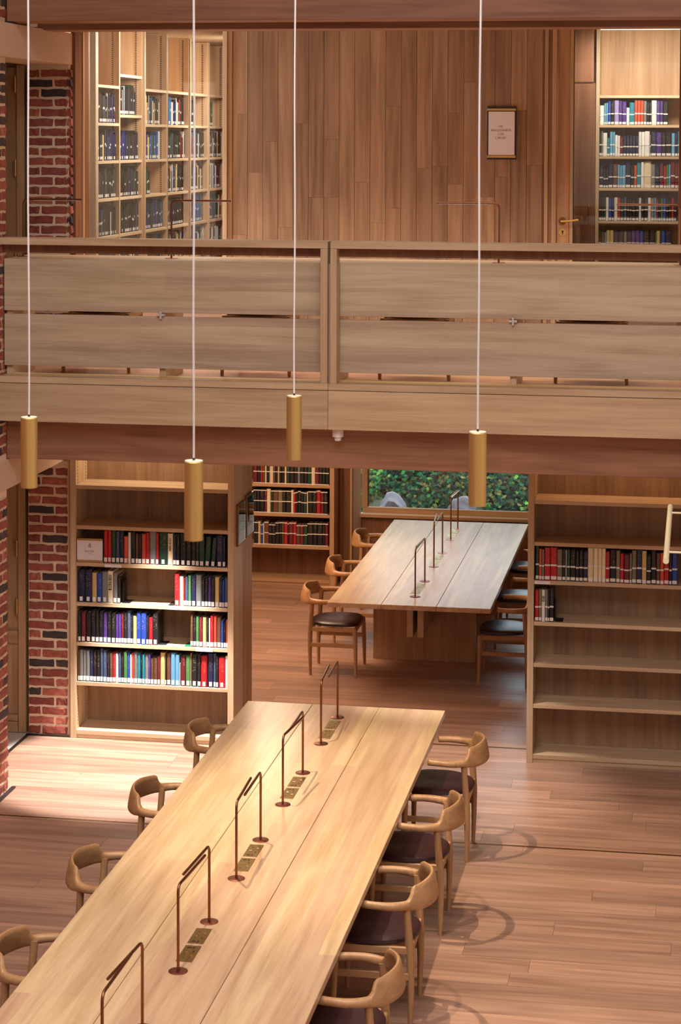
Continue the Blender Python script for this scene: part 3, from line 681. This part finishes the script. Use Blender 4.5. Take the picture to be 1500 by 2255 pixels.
book_row('h14:240 e34:250 e30:245 e32:248 n34:252 k32:245 k36:252 N26:278 N38:255 k26:235 h28:232 r27:238 w26:232 N28:240 k24:240 G34:250 b26:247 w16:230 o20:245 e36:250 t26:245 k16:240 t27:235 e34:232 p20:235 h30:205 h36:208 R26:225 y44:255 k16:235 h40:252 B44:258 B38:246 w8:180 R50:236 G44:240 y9:262 k56:252 k34:258 r60:245 _4 n54:275 N24:270 k22:250 r64:238 w22:252', ax(44), YL, .453, U, 'on lowest stocked shelf, left bookcase', LB, '1', xmax=-3.596)
RB = 'books in the right bookcase'; UR = .00075
book_row('g34:262 o30:238 e24:236 r62:250 r68:252 a52:240 k34:240 w11:236 g36:236 k54:236 k36:227 k40:232 n46:226 c56:262 c48:266 c38:266 c38:264 r40:236 k64:250 a40:246 r38:224 R58:216 e22:226 a46:252 n54:262 y46:252 k46:216 k52:268 h38:238 o38:240 r50:256 k28:240 b56:266', -1.197, 15.862, 1.406, UR, 'on the full shelf, right bookcase', RB, 'w')
book_row('r40:238 a28:243 w36:243 e28:246 k18:240 k42:252', -1.200, 15.862, 1.088, UR, 'on the nearly empty shelf, right bookcase', RB, 'w', texts={2: ('JAPAN', .018, 'ink', .82)})
FB = 'law reports in the far bay'; UF = .000952
fx = -4.66
book_row('R42:250 k40:250 r22:250 h28:250 c18:250 k34:250 c16:250 c26:250 h26:250 k26:250 y20:250 k24:250 k34:250 c22:250 g38:250 k50:250 k38:250 e32:250 k42:250 k40:250 g44:250 c42:250 R44:250 k36:250 k36:250 k42:250', fx, 21.785, 1.08, UF, 'on the highest visible shelf, far bay', FB, 'b', xmax=-3.83)
book_row('k38:252 k34:252 k55:252 R28:252 c42:258 g28:248 h60:248 a48:248 k38:250 k60:250 c28:252 r24:232 k28:240 k32:252 k30:240 g40:236 w12:240 k50:252 k48:252 r44:262 R36:250 k44:252', fx, 21.785, .765, UF, 'on the middle visible shelf, far bay', FB, 'b', xmax=-3.83)
book_row('k44:246 y28:246 b30:220 c14:230 h50:250 k36:225 k42:225 k44:248 k28:252 h30:252 r36:250 k16:240 R50:252 r32:252 h44:225 R40:225 g46:228 k62:250 k48:252 k60:252 k28:254 R36:252', fx+.01, 21.785, .424, UF, 'on the lowest visible shelf, far bay', FB, 'b', xmax=-3.83)
UB = 'books behind the glazed gallery door'; UU = .00139; ux = -.917
book_row('w28:180 B14:200 B12:205 b20:220 k22:222 l30:226 p22:222 p28:216 w20:160 t34:208 o20:226 o20:226 o20:226 e20:222 k18:212 k14:212 w34:226 p22:222 p20:222 k32:216', ux, 19.62, 4.894, UU, 'on the highest shelf behind glazed door', UB, 'w')
book_row('k12:226 e10:230 w28:216 t18:170 B20:226 B14:226 w18:196 w16:190 R20:182 n22:192 n20:192 n20:192 n20:192 n20:192 w20:226 w20:226 w34:232 e8:200 n36:228 p34:222 k28:222 k38:226 B22:216 n18:220 t14:230', ux, 19.62, 4.604, UU, 'on the second shelf behind glazed door', UB, 'w')
book_row('n28:208 n16:182 k16:186 n30:222 h30:222 B16:216 B16:210 B22:212 n34:240 k22:216 o18:212 t28:245 w20:242 c48:248 e26:222 n28:216 R28:226 r18:206 G14:216 B14:222 R28:250 R20:226 r14:230', ux, 19.62, 4.309, UU, 'on the third shelf behind glazed door', UB, 'w')
book_row('k16:216 g14:212 g14:216 w20:216 b20:210 n16:206 w24:216 r18:216 g22:212 N20:222 k20:216 k14:212 k26:206 k20:212 w16:212 k18:222 k26:226 w20:216 e22:212 B14:216 r12:202 k18:206 G12:212 b22:216 k16:206 k18:212 r18:216 n14:210', ux, 19.62, 4.005, UU, 'on the fourth shelf behind glazed door', UB, 'w')
book_row('g14:212 h26:202 B10:196 y24:216 y24:216 n34:212 n34:212 e20:206 n30:216 p28:216 p28:216 b24:212 k40:216 k38:216 G10:206 y22:216 g8:200 b26:216 n40:216', ux, 19.62, 3.70, UU, 'on the lowest visible shelf behind glazed door', UB, 'w')
# history sign on the shelf
hs_ = thing('history_sign', (-4.70, 15.88, 1.406), 'white shelf sign reading 8 History in a brass-edged holder', 'sign')
a0, a1 = -4.818, -4.606
obj('holder', box(a0, a1, 15.872, 15.884, 1.407, 1.600, bev=.001), 'frame_dk', hs_)
obj('card', box(a0+.002, a1-.002, 15.868, 15.8718, 1.425, 1.58), 'white', hs_)
for z in (1.581, 1.409): obj('brass_bar', box(a0, a1, 15.864, 15.8718, z, z+.016, bev=.001), 'brass', hs_)
bm = B(); lettering(bm, '8', (a0+a1)/2, 1.525, 15.8678, .034, bold=1.0, w=.8); lettering(bm, 'HISTORY', (a0+a1)/2, 1.488, 15.8678, .014, bold=1.05, w=.95); lettering(bm, '920 - 990', (a0+a1)/2, 1.473, 15.8678, .006, bold=1.3)
obj('lettering', bm, 'ink', hs_)['kind'] = 'stuff'
# shelf-edge labels
for x0, x1, z, y, w_ in ((ax(306), ax(464), 1.388, 15.858, 'under the history shelf'), (ax(918), ax(1078), 1.073, 15.858, 'on the second stocked shelf, left bookcase'), (ax(1166), ax(1328), .752, 15.858, 'on the third stocked shelf, left bookcase'), (-1.203, -1.083, 1.39, 15.850, 'at the start of the full right shelf')):
    t = thing('shelf_label', ((x0+x1)/2, y, z), 'narrow white paper label clipped %s' % w_, 'label', 'shelf-edge labels')
    obj('strip', box(x0, x1, y-.002, y+.0055, z-.012, z+.012), 'white', t)
    bm = lettering(B(), '---- --- -----', (x0+x1)/2, z-.002, y-.0022, .006, bold=2)
    obj('print', bm, 'ink', t)
# bookends
def bookend(x, y, z, col, lab):
    t = thing('bookend', (x, y, z), lab, 'bookend', 'metal bookends')
    obj('upright', box(x, x+.002, y+.02, y+.14, z+.001, z+.17, bev=.0005), col, t); obj('foot', box(x, x+.06, y+.01, y+.14, z+.0005, z+.0022), col, t)
M['greenmetal'] = plain('green_metal', (28, 92, 58), .4)
bookend(ax(462), 15.88, 1.088, 'black', 'black metal bookend holding the left group, second stocked shelf')
bookend(ax(808), 15.88, .769, 'black', 'black metal bookend holding the left group, third stocked shelf')
def bookend_l(x, y, z, col, lab):
    t = thing('bookend', (x, y, z), lab, 'bookend', 'metal bookends')
    obj('upright', box(x-.002, x, y+.02, y+.14, z+.001, z+.17, bev=.0005), col, t); obj('foot', box(x-.05, x, y, y+.14, z+.0005, z+.0022), col, t)
bookend_l(ax(1108), 15.87, .769, 'greenmetal', 'green metal bookend left of the right group, third stocked shelf')
bookend_l(ax(957), 15.87, 1.088, 'black', 'black metal bookend left of the right group, second stocked shelf')
bookend(-1.195+.000+.00075*196, 15.87, 1.088, 'black', 'black metal bookend on the nearly empty shelf, right bookcase')

# upper reading room on the left: shelving that runs away from the gallery
XL = -5.561
bays = [(19.03, 19.75), (19.785, 20.60), (20.74, 21.60), (21.645, 22.55), (22.675, 23.48), (23.57, 24.40)]
PEGB = B()
for i, (a, b) in enumerate(bays):
    t = thing('shelving_bay', (XL-.15, (a+b)/2, 3.031), 'pale oak shelving bay in the gallery reading room, %s from the glass' % ordn(i), 'bookcase', 'shelving bays in the upper reading room')
    b2 = b+.03 if i in (2, 4) else b+.004
    for p, q in ((a-.03, a), (b, b2)):
        obj('side_panel', box(XL-.30, XL-.0045, p, q, 3.031, 5.855), 'joinery_z', t)
        obj('front_edge', box(XL-.004, XL, p, q, 3.031, 5.855), 'oak_z', t)
    obj('back_panel', box(XL-.30, XL-.285, a, b, 3.031, 5.855), 'joinery_z', t)
    zs = [5.26, 4.90, 4.54, 4.18, 3.82, 3.46]
    if i == 1: zs[0] = 5.38; zs[1] = 4.985
    for z in zs: obj('shelf', box(XL-.284, XL-.002, a+.001, b-.001, z-.028, z, bev=.001), 'oak_y', t)
    bm = B(); z = 3.1
    while z < 5.82:
        for xx in (XL-.075, XL-.26): bx(bm, xx, xx+.018, b-.0012, b-.0002, z, z+.011)
        z += .020
    obj('peg_strip', bm, 'frame_dk', t)['kind'] = 'stuff'
struct('trim_shelving_end', box(XL-.30, XL+.004, 18.93, 18.998, 3.031, 5.855, bev=.002), 'oak_z')
bm = B(); cl = bm.loops.layers.color.new('Col')
pal_keys = 'kknnnbbNrrRgGGeecwwwbbBBtpphh'
def cbox(x0, x1, y0, y1, z0, z1, c):
    n0 = len(bm.faces); bx(bm, x0, x1, y0, y1, z0, z1); bm.faces.ensure_lookup_table()
    for f in bm.faces[n0:]:
        for lp in f.loops: lp[cl] = (*c, 1)
for i, (a, b) in enumerate(bays):
    zs = [5.26, 4.90, 4.54, 4.18, 3.82, 3.46]
    if i == 1: zs[0] = 5.38; zs[1] = 4.985
    for j, z in enumerate(zs[1:]):
        fill = {0: (.0, .95), 1: (0, 1), 2: (0, 1), 3: (0, 1), 4: (0, 1)}[j]; yy = a+.004
        end = a + (b-a)*(random.uniform(.78, .98) if i > 1 or j == 0 else .99)
        if (i, j) == (2, 2): end = a+.3
        if j == 0 and i in (4, 5): end = a+.3
        run = random.choice(pal_keys)
        while yy < end-.03:
            wd = random.uniform(.016, .042); h = random.uniform(.22, .30)
            k = run if random.random() < .35 else random.choice(pal_keys)
            if i < 2: k = random.choice('kkkhRnge' if j != 1 else 'nnbRh') if random.random() < .8 else k
            run = k; c = lin(PAL[k][1]); xf = XL-.03-random.uniform(0, .008)
            cbox(xf-.17, xf, yy, yy+wd-.001, z+.0005, z+h, c)
            if random.random() < .75: cbox(xf, xf+.0008, yy+.002, yy+wd-.003, z+.012, z+.04, (.75, .72, .7))
            if random.random() < .35: cbox(xf, xf+.0008, yy+.001, yy+wd-.002, z+h*.5, z+h*.5+.02, (.75, .72, .7))
            yy += wd
me = bpy.data.meshes.new('shelved_books'); bm.to_mesh(me); bm.free(); me.materials.append(M['attr'])
o = bpy.data.objects.new('shelved_books', me); COL.objects.link(o)
tag(o, 'rows of mixed books filling the upper reading room shelving behind glass', 'books', None, 'stuff')
struct('wall_reading_room_left', box(-6.05, -5.88, 18.6, 25.4, 3.03, 5.86), 'oak_z')
struct('wall_reading_room_back', box(-6.0, -4.1, 25.2, 25.4, 3.03, 5.86), 'joinery_z')
struct('wall_reading_room_right', box(-4.22, -4.1, 18.73, 25.2, 3.03, 5.86), 'joinery_z')
struct('wall_office_left', box(-1.42, -1.32, 18.73, 20.1, 3.03, 5.86), 'joinery_z')
struct('wall_office_back', box(-1.32, 1.2, 19.95, 20.1, 3.03, 5.86), 'joinery_z')
struct('wall_office_right', box(1.1, 1.2, 18.7, 19.95, 3.03, 5.86), 'joinery_z')

# ------------------------------------------------------------------ far bay: window wall and garden
YG = 22.32
struct('wall_bay_left', box(-5.2, -5.1, 16.55, 22.4, 0, 2.7), 'joinery_z')
struct('wall_bay_right', box(.9, 1.0, 16.5, 22.4, 0, 2.7), 'joinery_z')
struct('wall_window_left', box(-5.1, -3.72, 22.11, 22.5, 0, 2.7), 'darkpanel')
for a, b in ((-3.776, -3.735), (-3.733, -3.655)): struct('trim_window_lining', box(a, b, 22.06, 22.105, 0, 2.69, bev=.002), 'darkpanel')
struct('trim_window_lining', box(-3.654, -3.632, 22.04, 22.12, 0, 2.69, bev=.002), 'joinery_z')
rv = B(); 
vs = [rv.verts.new(p) for p in ((-3.63, 22.12, 0), (-3.575, 22.30, 0), (-3.575, 22.30, 2.69), (-3.63, 22.12, 2.69), (-3.72, 22.12, 0), (-3.72, 22.30, 0), (-3.72, 22.30, 2.69), (-3.72, 22.12, 2.69))]
for f in ((0, 1, 2, 3), (4, 7, 6, 5), (0, 3, 7, 4), (1, 5, 6, 2), (0, 4, 5, 1), (3, 2, 6, 7)): rv.faces.new([vs[i] for i in f])
struct('trim_window_reveal', rv, 'plaster')
struct('wall_under_window', box(-3.62, .9, 22.33, 22.5, 0, .66), 'darkpanel')
struct('wall_window_right', box(.3, .9, 22.3, 22.5, .66, 2.7), 'darkpanel')
struct('wall_over_window', box(-3.62, .3, 22.33, 22.5, 2.5, 2.7), 'darkpanel')
wn = sroot('window_2', (-2, YG, .66))
obj('window_sill', box(-3.62, .9, 22.26, 22.36, .668, .70, bev=.002), 'joinery_x', wn)
obj('window_sill_top', box(-3.62, .9, 22.262, 22.36, .7005, .708), 'plaster', wn)
obj('window_frame', box(-3.56, .3, 22.335, 22.42, .709, .762, bev=.003), 'joinery_x', wn)
obj('window_frame', box(-3.575, -3.51, 22.335, 22.42, .762, 2.5, bev=.003), 'joinery_z', wn)
obj('window_frame', box(.24, .3, 22.335, 22.42, .762, 2.5, bev=.003), 'joinery_z', wn)
obj('glazing_bead', box(-3.509, .24, 22.345, 22.36, .763, .772), plain('bead', (225, 225, 225), .4), wn)
obj('glazing_bead', box(-3.509, -3.498, 22.345, 22.36, .772, 2.5), plain('bead2', (40, 44, 42), .4), wn)
obj('pane', box(-3.498, .24, 22.355, 22.365, .772, 2.5), 'glass', wn)
# garden bank
def hgt(x, y): return .36 + max(0, y-23.2)*.55 + .06*math.sin(x*2.1+y) + .05*math.sin(x*5+y*3)
bm = B(); nx, ny = 40, 40; g = [[bm.verts.new((-9+14*i/nx, 22.6+9*j/ny, hgt(-9+14*i/nx, 22.6+9*j/ny))) for j in range(ny+1)] for i in range(nx+1)]
for i in range(nx):
    for j in range(ny): bm.faces.new((g[i][j], g[i+1][j], g[i+1][j+1], g[i][j+1]))
tag(obj('garden_bank', bm, 'soil', smooth=True, wloc=(0, 0, 0)), 'earth bank outside the far window', 'ground', kind='structure')
bm = B(); cl2 = bm.loops.layers.color.new('Col')
LG = [lin(c) for c in ((56, 122, 102), (46, 106, 90), (74, 142, 112), (36, 86, 74), (100, 162, 106), (150, 182, 120))]
for k in range(56000):
    x = random.uniform(-5.6, -.6); y = 23.1 + (random.random()**1.2)*4.6; z = hgt(x, y)
    th = .75 if y < 23.8 else 1.0
    if random.random() > th: continue
    if math.hypot((x+3.42)/.28, (y-23.36)/.42) < 1 or math.hypot((x+2.60)/.28, (y-23.26)/.42) < 1: continue
    hgt_off = random.uniform(.01, .14); s = random.uniform(.019, .038)
    c = random.choice(LG[:4]) if random.random() < .88 else random.choice(LG[2:])
    if x < -3.6 and random.random() < .6: c = random.choice(LG[4:])
    if y < 24.0 and random.random() < .2: c = lin((150, 150, 108))
    nrm = Vector((random.uniform(-.6, .6), -1.0+random.uniform(-.4, .6), random.uniform(.3, 1.3))).normalized()
    q = nrm.to_track_quat('Z', 'Y'); rot = random.uniform(0, 6.28); mt_ = q.to_matrix().to_4x4() @ Matrix.Rotation(rot, 4, 'Z')
    pts = [(0, -1, 0), (.75, -.55, .12), (.5, .1, 0), (.95, .45, .1), (.3, .5, 0), (0, 1.15, -.15), (-.3, .5, 0), (-.95, .45, .1), (-.5, .1, 0), (-.75, -.55, .12)]
    P = Vector((x, y, z+hgt_off))
    f = bm.faces.new([bm.verts.new(P + (mt_ @ (Vector(p)*s))) for p in pts])
    j = random.uniform(.8, 1.25)
    for lp in f.loops: lp[cl2] = (c[0]*j, c[1]*j, c[2]*j, 1)
me = bpy.data.meshes.new('ivy'); bm.to_mesh(me); bm.free(); me.materials.append(M['leaf']); o = bpy.data.objects.new('ivy', me); COL.objects.link(o)
tag(o, 'dense green ivy covering the bank outside the far window', 'ivy', None, 'stuff')
def rock(x, y, zc, sx, sy_, sz, lab):
    bm = B(); bmesh.ops.create_icosphere(bm, subdivisions=3, radius=1)
    rnd = random.Random(int(abs(x)*100))
    ph = [rnd.uniform(0, 6) for _ in range(6)]
    for v in bm.verts:
        c = v.co; k = 1 + .13*math.sin(c.x*3+ph[0]) + .1*math.sin(c.y*5+ph[1]+c.z*3) + .06*math.sin(c.z*9+ph[2]+c.x*6)
        v.co = Vector((x+c.x*sx*k, y+c.y*sy_*k, zc+c.z*sz*k))
    tag(obj('rock', bm, 'rock', smooth=True), lab, 'rock')
rock(-3.42, 23.45, .45, .20, .18, .26, 'mottled grey rock outside the left end of the far window')
rock(-2.60, 23.35, .52, .19, .15, .19, 'pale flat rock outside the far window behind the lamps')

# ------------------------------------------------------------------ tables
def reading_table(label, y0, y1, slabs, beam0):
    t = thing('reading_table', (-2.43, (y0+y1)/2, 0), label, 'table', 'long reading tables')
    for a, b in ((-3.14, -2.670), (-2.667, -2.192), (-2.189, -1.722)):
        obj('tabletop_board', box(a, b, y0, y1, .698, .74, bev=.002), 'table', t)
    for ys in slabs:
        for a, b in ((-2.90, -2.4305), (-2.4295, -1.96)): obj('pedestal_board', box(a, b, ys, ys+.05, 0, .697, bev=.002), 'joinery_z', t)
    for a, b in ((-2.505, -2.450), (-2.410, -2.355)): obj('under_beam', box(a, b, beam0, y1-.35, .36, .697, bev=.002), 'oak_y', t)
    return t
rt_main = reading_table('long oak reading table in the foreground hall', 7.9, 14.51, (9.2, 11.79, 13.1), 8.5)
rt_far = reading_table('oak reading table under the window in the far bay', 17.76, 21.80, (18.82, 20.9), 18.2)
# lamps
def lamp_template():
    t = bpy.data.objects.new('desk_lamp', None); t.empty_display_size = .1; COL.objects.link(t); WL[t.name] = Vector((0, 0, 0))
    bm = B(); rings(bm, [[Vector((math.cos(a)*r, math.sin(a)*r, z)) for a in [k*math.pi/16 for k in range(32)]] for z, r in ((.0003, .047), (.003, .047), (.0042, .044), (.0045, .009))]); obj('base', bm, 'copper', t, smooth=True)
    pts = [(0, 0, .003), (0, 0, .37)] + [(0, .035-.035*math.cos(a), .37+.035*math.sin(a)) for a in [math.radians(q) for q in (22, 45, 67, 90)]] + [(0, .44, .405)]
    bm = B(); tube(bm, pts, .0072, 10); obj('bent_tube', bm, 'bronze', t, smooth=True)
    bm = box(-.004, .004, .08, .43, .3965, .3985); obj('light_strip', bm, 'white', t)
    return t
lt = lamp_template(); LT = tree(lt); usedl = False
def lamp(x, y, z, ang, label, group, dz=0):
    global usedl
    if not usedl: o = lt; usedl = True; o.location = (x, y, z); o.rotation_euler = (0, 0, -math.radians(ang))
    else: o = copy_tree(LT, (x, y, z), -math.radians(ang))
    tag(o, label, 'lamp', group)
    if dz: o.scale = (1, 1, 1+dz)
    return o
def pair(y0, y1, a0, a1, where, xx=-2.436):
    g = 'bronze reading lamps on the tables'
    lamp(xx, y0, .74, a0, 'bent bronze tube lamp, nearer of the pair %s' % where, g, .035)
    lamp(xx, y1, .74, a1, 'bent bronze tube lamp, farther of the pair %s' % where, g, -.015)
for (a, b, c, d), wtxt in zip(((8.375, 9.02, .5, -175.4), (9.679, 10.33, 3.6, -176.5), (10.969, 11.607, -2, 179.7), (12.258, 12.904, 5.3, 180), (13.554, 14.20, -3.1, 178.2)),
    ('nearest the camera', 'second from the camera', 'third from the camera', 'fourth from the camera', 'at the far end of the foreground table')): pair(a, b, c, d, wtxt)
for (a, b, c, d), wtxt in zip(((18.122, 18.779, 1.7, -177.3), (19.44, 20.102, -4, 179.7), (20.80, 21.42, 4.1, -176.5)),
    ('at the near end, far bay table', 'in the middle, far bay table', 'beside the window, far bay table')): pair(a, b, c, d, wtxt, -2.421)
# socket plates let into the table tops
def plates(t, y0):
    for a, b, fl in ((y0+.115, y0+.325, 1), (y0+.350, y0+.555, -1)):
        p = obj('socket_plate', box(-2.479, -2.397, a, b, .7402, .7418, bev=.0005), 'plate', t)
        c = (a+b)/2; s = fl
        for (px_, py_, w1, l1) in ((-2.452, c+s*.075, .022, .010), (-2.430, c+s*.075, .006, .028), (-2.420, c+s*.03, .008, .012), (-2.452, c-s*.055, .006, .010)):
            obj('socket_slot', box(px_-w1/2, px_+w1/2, py_-l1/2, py_+l1/2, .7419, .7425), 'black', p)
        for px_, py_ in ((-2.418, c-s*.03), (-2.452, c+s*.01)):
            bm = B(); cyl(bm, px_, py_, .7419, .7455, .0075, 12); obj('switch', bm, plain('bright_brass', (240, 220, 170), .25, 1), p, smooth=True)
for y0 in (8.375, 9.679, 10.969, 12.258, 13.554): plates(rt_main, y0)
for y0 in (18.122, 19.44, 20.80): plates(rt_far, y0)

# ------------------------------------------------------------------ chairs (front = +x)
def chair_template():
    t = bpy.data.objects.new('armchair', None); t.empty_display_size = .1; COL.objects.link(t); WL[t.name] = Vector((0, 0, 0))
    # seat
    def outline(k, z):
        pts = []
        for i in range(40):
            a = 2*math.pi*i/40; c, s = math.cos(a), math.sin(a)
            n = 3.6 if c > 0 else 2.3
            xx = math.copysign(abs(c)**(2/n), c)*(.225 if c > 0 else .235); ww = .246 if c > 0 else .246 - .02*abs(c)
            yy = math.copysign(abs(s)**(2/n), s)*ww
            zz = z + (.006*(yy/.25)**2 if k < 1 else 0)
            pts.append(Vector((xx*k, yy*k, zz)))
        return pts
    bm = B(); rings(bm, [outline(.93, .437), outline(.985, .440), outline(1.0, .450), outline(.985, .462), outline(.93, .470), outline(.75, .474), outline(.4, .472), outline(.1, .471)])
    obj('seat', bm, 'leather', t, smooth=True)
    # horseshoe arm and back rail
    path = []
    R = .285
    for q in (.04, .0, -.03): path.append((q, -R+.012*(q+.03)/.07*0-.0, None))
    arc_pts = []
    N = 44
    for i in range(N+1):
        a = math.radians(-90 - 180*i/N)          # from -y side round the back to +y
        arc_pts.append((-.06 + math.cos(a)*.245, math.sin(a)*R))
    P = [(.045, -.268), (.01, -.277), (-.03, -.283)] + arc_pts[1:-1] + [(-.03, .283), (.01, .277), (.045, .268)]
    def sm(x, a, b): x = max(0, min(1, (x-a)/(b-a))); return x*x*(3-2*x)
    rs = []
    for i, (x, y) in enumerate(P):
        a_, b_ = P[max(i-1, 0)], P[min(i+1, len(P)-1)]
        tx, ty = b_[0]-a_[0], b_[1]-a_[1]; L = math.hypot(tx, ty); nx_, ny_ = ty/L, -tx/L     # outward
        back = sm(-x, .12, .27)                    # 0 on the arms, 1 at the back
        step = sm(-x, .195, .228)                  # sudden rise of the crest
        ztop = .692 + .004*back + .066*step + .010*sm(-x, .24, .31)
        zbot = .651 - .004*sm(-x, .05, .12) - .012*back
        th = .0205 - .006*back + (.004 if .05 < -x < .2 else 0)
        zc, hh = (ztop+zbot)/2, (ztop-zbot)/2
        lean = .014*step
        ring = []
        for k in range(14):
            an = 2*math.pi*k/14; cu, cv = math.cos(an), math.sin(an)
            e = .62 if back > .4 else .85
            u = math.copysign(abs(cu)**e, cu)*th; v = math.copysign(abs(cv)**e, cv)*hh
            o_ = u + lean*(v/hh if hh else 0)
            ring.append(Vector((x+nx_*o_, y+ny_*o_, zc+v)))
        rs.append(ring)
    bm = B(); rings(bm, rs); obj('arm_rail', bm, 'chair_y', t, smooth=True)
    for s in (-1, 1):
        bm = B(); tube(bm, [(-.203, s*.205, 0), (-.207, s*.212, .2), (-.205, s*.220, .36), (-.198, s*.225, .46), (-.190, s*.232, .58), (-.184, s*.236, .668)], [.0125, .018, .022, .0225, .020, .021], 12); obj('leg', bm, 'chair_z', t, smooth=True)
        bm = B(); tube(bm, [(.212, s*.250, 0), (.208, s*.243, .2), (.203, s*.236, .36), (.200, s*.233, .438)], [.0125, .018, .0205, .019], 12); obj('leg', bm, 'chair_z', t, smooth=True)
        bm = B(); bx(bm, -.19, .19, s*.228-.011, s*.228+.011, .398, .438, bev=.004); obj('seat_rail', bm, 'chair_x', t)
        bm = B(); bx(bm, -.196, .195, s*.229-.008, s*.229+.008, .258, .296, bev=.003); obj('stretcher', bm, 'chair_x', t)
    bm = box(.190, .212, -.22, .22, .398, .436, bev=.004); obj('seat_rail', bm, 'chair_y', t)
    bm = box(-.215, -.195, -.205, .205, .390, .436, bev=.004); obj('seat_rail', bm, 'chair_y', t)
    return t
ct = chair_template(); CT = tree(ct); usedc = False
def chair(x, y, z, rot, label, group):
    global usedc
    if not usedc: o = ct; usedc = True; o.location = (x, y, z); o.rotation_euler = (0, 0, rot)
    else: o = copy_tree(CT, (x, y, z), rot)
    tag(o, label, 'chair', group)
G = 'horseshoe-backed oak chairs'
places = ['nearest the camera', 'second from the camera', 'third from the camera', 'farthest from the camera']
for i, (y, x, dr) in enumerate(((9.88, -3.11, .02), (11.13, -3.105, 0), (12.43, -3.11, -.01), (13.78, -3.095, .0))):
    chair(x, y, 0, dr, 'oak horseshoe-backed chair left of the foreground table, %s' % places[i], G)
for i, (y, x, dr) in enumerate(((9.90, -1.69, 0), (11.17, -1.685, .01), (12.47, -1.68, -.005), (13.77, -1.665, 0))):
    chair(x, y, 0, math.pi+dr, 'oak chair with dark leather seat right of foreground table, %s' % places[i], G)
for i, (y, x) in enumerate(((18.345, -3.155), (19.55, -3.15), (20.97, -3.13))):
    chair(x, y, 0, 0, 'oak chair left of the far bay table, %s from the camera' % ordn(i), G)
for i, (y, x) in enumerate(((18.30, -1.64), (19.60, -1.62), (20.95, -1.63))):
    chair(x, y, 0, math.pi, 'oak chair right of the far bay table, %s from the camera' % ordn(i), G)
for i, x in enumerate((-4.36, -3.16, -2.00, -.74)):
    chair(x, 15.06, 3.03, -math.pi/2, 'oak chair at the gallery desk behind the balustrade, %s from the left' % ordn(i), G)
for x, s, l in ((-4.87, 1, 'above the brick pier'), (-3.756, 1, 'in front of the reading room glass'), (-1.386, -1, 'below the library sign'), (-.125, -1, 'in front of the glazed door')):
    lamp(x, 14.72, 3.887, 90*s, 'bent bronze tube lamp on the gallery desk, %s' % l, 'bronze lamps on the gallery desk')

# ------------------------------------------------------------------ pendants
def pendant(x, y, z0, z1, lab, wob):
    t = thing('pendant_lamp', (x, y, z0), lab, 'lamp', 'brass cylinder pendants')
    n = 32
    def ring(r, z): return [Vector((x+math.cos(2*math.pi*k/n)*r, y+math.sin(2*math.pi*k/n)*r, z)) for k in range(n)]
    bm = B(); rings(bm, [ring(.0295, z0+.03), ring(.0295, z0), ring(.031, z0), ring(.031, z1-.002), ring(.0295, z1-.0005)], caps=True); obj('shade', bm, 'brass', t, smooth=True)
    bm = B(); rings(bm, [ring(.0295, z1-.0004), ring(.0295, z1+.002), ring(.027, z1+.0025)]); obj('top_cap', bm, 'cap', t, smooth=True)
    bm = B(); cyl(bm, x, y, z1+.0026, z1+.010, .0045, 12); obj('cord_grip', bm, 'black', t)
    pts = [(x, y, z1+.011)] + [(x+math.sin(k*1.1+wob)*.0016*(1 if k else 0), y, z1+.011+(8.78-z1)*k/26) for k in range(1, 27)]
    bm = B(); tube(bm, pts, .0032, 8); obj('cord', bm, 'cord', t, smooth=True)
pendant(-2.442, 7.44, 3.455, 3.716, 'brass cylinder pendant on white cord, leftmost of four', 0)
pendant(-1.630, 6.685, 3.430, 3.691, 'brass cylinder pendant on white cord, lowest hanging and second from left', 2)
pendant(-1.622, 8.378, 3.442, 3.703, 'brass cylinder pendant on white cord, smallest and third from left', 4)
pendant(-.750, 7.236, 3.478, 3.735, 'brass cylinder pendant on white cord, rightmost of four', 5)
# hanging ladder-like rack at the right edge
t = thing('hanging_rack', (.05, 11.6, 2.5), 'pale lacquered tube rack with slim cross rods hanging at right edge', 'rack')
tube_pts = [(-.150, 11.0, 2.557), (-.150, 12.66, 2.557)]
bm = B(); tube(bm, tube_pts, .0155, 20); obj('rail_tube', bm, 'tube', t, smooth=True)
bm = B(); tube(bm, [(.55, 11.0, 2.557), (.55, 12.66, 2.557)], .0155, 20); obj('rail_tube', bm, 'tube', t, smooth=True)
for y in (11.22, 12.42):
    bm = B(); tube(bm, [(-.150, y, 2.562), (.55, y, 2.562)], .006, 10); obj('cross_rod', bm, 'tube', t, smooth=True)
    bm = B(); tube(bm, [(.55, y, 2.57), (.55, y, 8.79)], .0025, 8); obj('suspension_cable', bm, 'cord', t)
print('floorboards', nb, 'books', NBOOK, 'objects', len(bpy.data.objects))
